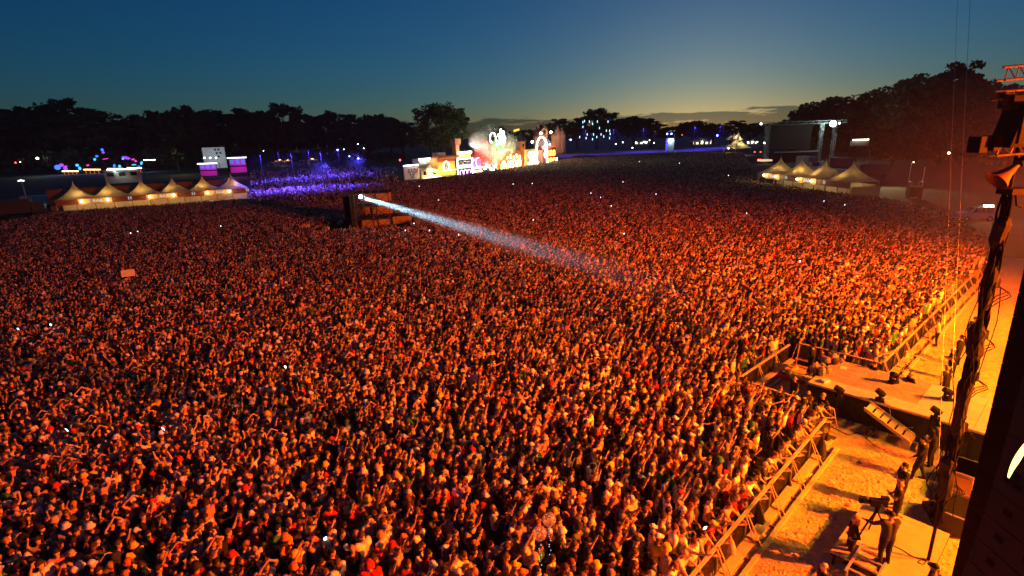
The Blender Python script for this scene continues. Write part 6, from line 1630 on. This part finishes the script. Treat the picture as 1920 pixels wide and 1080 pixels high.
for i, (px, py) in enumerate(((1155, 270), (1168, 267), (1186, 277), (1203, 268), (1212, 266), (1218, 263), (1226, 268))): lamp(px, py, 380, .5, F_WARM if i % 2 else F_WHITE, 'far stall lamp, %s from the left under the trees behind the field' % ORD[i], 'far stall lamps')
for i, (px, wp) in enumerate(((1368, 9), (1375, 10), (1382, 9))): q = G(px, 272); pagoda((q.x, q.y, 0), .2, 5.5, 4, 10.5, 'bright far pagoda, %s of three above the lone tent' % ORD[i], 'bright far pagodas', 900, (1, .97, .85))
q = G(1381, 291); pagoda((q.x, q.y, 0), .3, 8.6, 3.6, 9.6, 'lone lit pagoda tent at the far edge of the crowd', None, 700, (1, .86, .45))
lamp(1366, 278, q.y - 4, .5, F_WARM, 'warm lamp at the left of the lone pagoda tent'); add_light('lone_tent_lamp', 'POINT', AT(1366, 279, q.y - 6), 500, WARM, size=.3)
for i, px in enumerate((1279,)): lamp(px, 253, 380, .4, F_RED, 'small red mast lamp over the far marquee')
# empty stage at the right
pa, pb = G(1447, 304), G(1588, 304)
Ys = (pa.y + pb.y) / 2; es = thing('empty_stage', 'big unlit truss stage with dark back cloth at right', 'stage', (AT(1515, 300, Ys).x, Ys, 0))
XS = lambda px, py=270: AT(px, py, Ys).x - es.location.x
ZS = lambda px, py: AT(px, py, Ys).z
M_TR = mat('dull_truss', (.26, .26, .25), .6, .2)
def truss(x, y, z0, z1, w=.9, name='truss_tower'):
    mb = MB()
    for sx in (-1, 1):
        for sy in (-1, 1): mb.tube([(x + sx * w / 2, y + sy * w / 2, z0), (x + sx * w / 2, y + sy * w / 2, z1)], .09, 5)
    n = int((z1 - z0) / w)
    for k in range(n):
        za = z0 + (z1 - z0) * k / n; zb = z0 + (z1 - z0) * (k + 1) / n; s = 1 if k % 2 else -1
        for y2 in (-w / 2, w / 2): mb.tube([(x - s * w / 2, y + y2, za), (x + s * w / 2, y + y2, zb)], .06, 5)
    mb.build(name, M_TR, es)
zt_ = ZS(1515, 232)
for px in (1439, 1448, 1538, 1578): truss(XS(px, 265), 0 if px in (1439, 1538) else 5, 0, zt_)
mb = MB(); wspan = XS(1588, 235) - XS(1428, 235)
for yy in (0, 5):
    for zz in (0, .9): mb.tube([(XS(1428, 235), yy, zt_ + zz), (XS(1588, 235), yy, zt_ + zz)], .1, 5)
for k in range(26): mb.tube([(XS(1428, 235) + wspan * k / 26, 0, zt_), (XS(1428, 235) + wspan * (k + 1) / 26, 0, zt_ + .9 * (k % 2))], .06, 5)
mb.build('roof_truss', M_TR, es)
MB().box(((XS(1455) + XS(1536)) / 2, 6, (zt_ + ZS(1500, 282)) / 2), (XS(1536) - XS(1455), .3, zt_ - ZS(1500, 282) - .4)).build('back_cloth', mat('brown_black_cloth', (.018, .012, .009), .95, var=.4, vscale=.3), es)
MB().box(((XS(1452) + XS(1534)) / 2, 3, ZS(1500, 286) / 2), (XS(1534) - XS(1452), 7, ZS(1500, 286))).build('deck', M_BLACK, es)
MB().box(((XS(1452) + XS(1534)) / 2, -.55, ZS(1500, 284)), (XS(1534) - XS(1452), .3, .5)).build('deck_edge', mat('pale_edge', (.3, .31, .3), .6), es)
MB().box((XS(1432), -2, ZS(1434, 300)), (4, 3, .6)).build('desk_light', lamp_mat('desk_warm', (1, .7, .45), .9), es)
lamp(1562, 232, Ys - 3, 1.0, lamp_mat('stage_work_lamp', (.65, 1, .95), 60), 'glaring white work lamp on the empty stage truss'); add_light('work_lamp', 'POINT', AT(1562, 233, Ys - 5), 1100, (.65, 1, .92), size=.5)
lamp(1574, 231, Ys - 2, .4, F_WHITE, 'small white lamp beside the glaring work lamp'); lamp(1427, 232, Ys - 2, .5, F_WHITE, 'white lamp at the left end of the empty stage truss'); lamp(1433, 268, Ys - 3, .4, F_WHITE, 'white lamp low on the left stage tower')
for i, px in enumerate((1422, 1426)): lamp(px, 299, Ys - 8, .28, F_RED, ('left', 'right')[i] + ' one of two red tail lamps by the empty stage foot', 'red tail lamps')
for i, px in enumerate((1415, 1426)): lamp(px, 285, Ys + 30, .35, F_RED, ('left', 'right')[i] + ' one of two red lamps beyond the left stage tower', 'red lamps')
b = thing('lettered_hoarding', 'small pale panel with letters between the tents and the lorry', 'panel', AT(1521, 311, 165)); MB().box((0, 0, 0), (2.2, .1, 2.8)).build('board', mat('panel_dim', (.25, .28, .28), .7), b); place('lettering', text_mesh('FC', 1.8, lamp_mat('letters_dim', (.8, .9, .9), .6)), b, (0, -.1, 0))
o = thing('far_shelter', 'far bright lamp strip under the right bank of trees', 'shelter', AT(1614, 262, 190)); MB().box((0, 0, 0), (5.4, .3, .35)).build('lamp_strip', lamp_mat('strip_warm', (1, .95, .7), 7), o); MB().box((0, .5, -1.2), (6, .2, 1.6)).build('panel', mat('panel_dim2', (.25, .24, .22), .7), o)
for i, (px, pt, pb_) in enumerate(((1626, 280, 320), (1702, 303, 350), (1728, 310, 352))):
    q = G(px, pb_); h = AT(px, pt, q.y).z; r = thing('verge_pole', 'thin pole on the dark verge, %s from the left right of the lorries' % ORD[i], 'pole', q, 0, 'thin poles on the verge'); MB().tube([(0, 0, 0), (0, 0, h)], .06, 6).build('shaft', M_STEEL, r); MB().box((0, 0, h), (.5, .3, .3)).build('head', M_BLACK, r)
lamp(1713, 304, 110, .15, F_WARM, 'tiny lamp on the verge poles'); lamp(1779, 287, 100, .28, F_WARM, 'small warm lamp glinting in the orange haze'); lamp(1822, 279, 90, .35, F_WARM, 'pale lamp left of the paired mast floodlights')
# generator, bins behind the crowd edge on the verge
gen = thing('generator_trailer', 'dark generator trailer on the verge beside the crowd', 'trailer', G(1712, 372), 1.1)
MB().box((0, 0, 1.3), (3.6, 1.8, 1.7)).build('housing', mat('dark_green_paint', (.03, .035, .03), .6, var=.2), gen)
for x in (-.9, .9):
    for s in (-1, 1): MB().tube([(x, s * .75, .4), (x, s * .92, .4)], .4, 12).build('wheel', M_RUBBER, gen)
for s in (-1, 1): MB().tube([(-1.7, s * .8, 2.1), (-1.7, s * .8, 2.9), (1.7, s * .8, 2.9), (1.7, s * .8, 2.1)], .04, 5).build('rail', M_STEEL, gen)
# phones held up in the crowd
PHONES = [(1108, 362), (1146, 386), (1126, 370), (1170, 438), (1230, 364), (1366, 329), (1400, 400), (1199, 303), (1274, 306), (1168, 341), (962, 345), (998, 344), (786, 349), (822, 375), (760, 432), (776, 419), (805, 432), (245, 437), (258, 434), (414, 424), (95, 609), (34, 617), (125, 806), (306, 804), (860, 440), (1545, 377), (1584, 384), (1500, 490), (1000, 412), (610, 1010), (1322, 990), (535, 688)]
for i, (px, py) in enumerate(PHONES):
    q = G(px, py, 1.95); dd = q.length
    o = MB().box((0, 0, 0), (.08 * max(1, dd / 90), .012, .15 * max(1, dd / 110))).build('lit_phone', lamp_mat('phone_screen', (.85, .95, 1), 5), None, q); o.rotation_euler = (.4, 0, math.atan2(q.x, -q.y) * 0 + random.uniform(-.6, .6))
    tag(o, 'lit phone held up in the crowd, %s from the left' % ORD[sorted(range(len(PHONES)), key=lambda k: PHONES[k][0]).index(i)], 'phone', 'lit phones in the crowd')
# hand held card and balloons
o = thing('held_card', 'white card held up above the dark left crowd', 'sign', G(240, 512, 2.5), .5); MB().box((0, 0, 0), (1.0, .03, .6)).build('card', M_WHITE, o); MB().tube([(0, 0, -.8), (0, 0, -.28)], .02, 5).build('stick', M_PLY, o)
M_BAL = mat('clear_balloon', (.8, .75, .7), .05, spec=1.0, alpha=.22)
for i, (px, py) in enumerate(((1012, 1000), (1030, 974))):
    q = G(px, py, 2.9); r = thing('light_balloon', ('lower', 'upper')[i] + ' clear balloon with a string of tiny lights', 'balloon', q, 0, 'clear balloons')
    MB().ell((0, 0, 0), (.19, .19, .20), 16, 12).build('globe', M_BAL, r, None, True); MB().tube([(0, 0, -.2), (.02, .02, -1.3)], .006, 4).build('string', M_CABLE, r)
    mb = MB()
    for k in range(9): mb.ell((.03 * math.sin(k * 2), .03 * math.cos(k * 2), -.25 - .11 * k), (.012, .012, .012), 5, 4)
    mb.build('tiny_lights', lamp_mat('string_blue', (.6, .75, 1), 1.6), r)
    mb = MB()
    for k in range(10): mb.ell((.13 * math.sin(k * 2.3), .13 * math.cos(k * 2.3), .12 * math.sin(k * 1.1)), (.012, .012, .012), 5, 4)
    mb.build('inner_lights', lamp_mat('inner_warm', (1, .7, .4), 1.0), r)
# ------------------------------------------------------------------ haze in the air
hz = MB().box((0, 330, 39), (1300, 900, 80)).build('haze', None)
hz.data.materials.clear()
m = bpy.data.materials.new('stage_haze'); m.use_nodes = True; nt = m.node_tree; nt.nodes.clear()
o_ = nt.nodes.new('ShaderNodeOutputMaterial'); v = nt.nodes.new('ShaderNodeVolumePrincipled')
v.inputs['Color'].default_value = (.9, .9, .9, 1); v.inputs['Density'].default_value = HAZE; v.inputs['Anisotropy'].default_value = .2
nt.links.new(v.outputs[0], o_.inputs['Volume']); hz.data.materials.append(m)
tag(hz, None, None, kind='stuff')
# smoke drifting off the stage past the far end of the pit
sc_ = SP(58, 2, 9)
m = bpy.data.materials.new('stage_smoke'); m.use_nodes = True; nt = m.node_tree; nt.nodes.clear()
o_ = nt.nodes.new('ShaderNodeOutputMaterial'); v = nt.nodes.new('ShaderNodeVolumePrincipled'); v.inputs['Color'].default_value = (.9, .88, .85, 1)
t = nt.nodes.new('ShaderNodeTexCoord'); mp_ = nt.nodes.new('ShaderNodeMapping'); mp_.inputs['Scale'].default_value = (1 / 34, 1 / 26, 1 / 16)
ln = nt.nodes.new('ShaderNodeVectorMath'); ln.operation = 'LENGTH'; nt.links.new(t.outputs['Object'], mp_.inputs[0]); nt.links.new(mp_.outputs[0], ln.inputs[0])
fa = nt.nodes.new('ShaderNodeMapRange'); fa.interpolation_type = 'SMOOTHSTEP'; fa.inputs['From Min'].default_value = 0; fa.inputs['From Max'].default_value = 1; fa.inputs['To Min'].default_value = SMOKE; fa.inputs['To Max'].default_value = 0
nt.links.new(ln.outputs['Value'], fa.inputs['Value']); nt.links.new(fa.outputs[0], v.inputs['Density']); nt.links.new(v.outputs[0], o_.inputs['Volume'])
sm_ = MB().ell((0, 0, 0), (34, 26, 16), 20, 14).build('stage_smoke', m, None, sc_); sm_.rotation_euler = (0, 0, RZ_T)
tag(sm_, 'orange lit smoke drifting over the far end of the pit', None, kind='stuff')
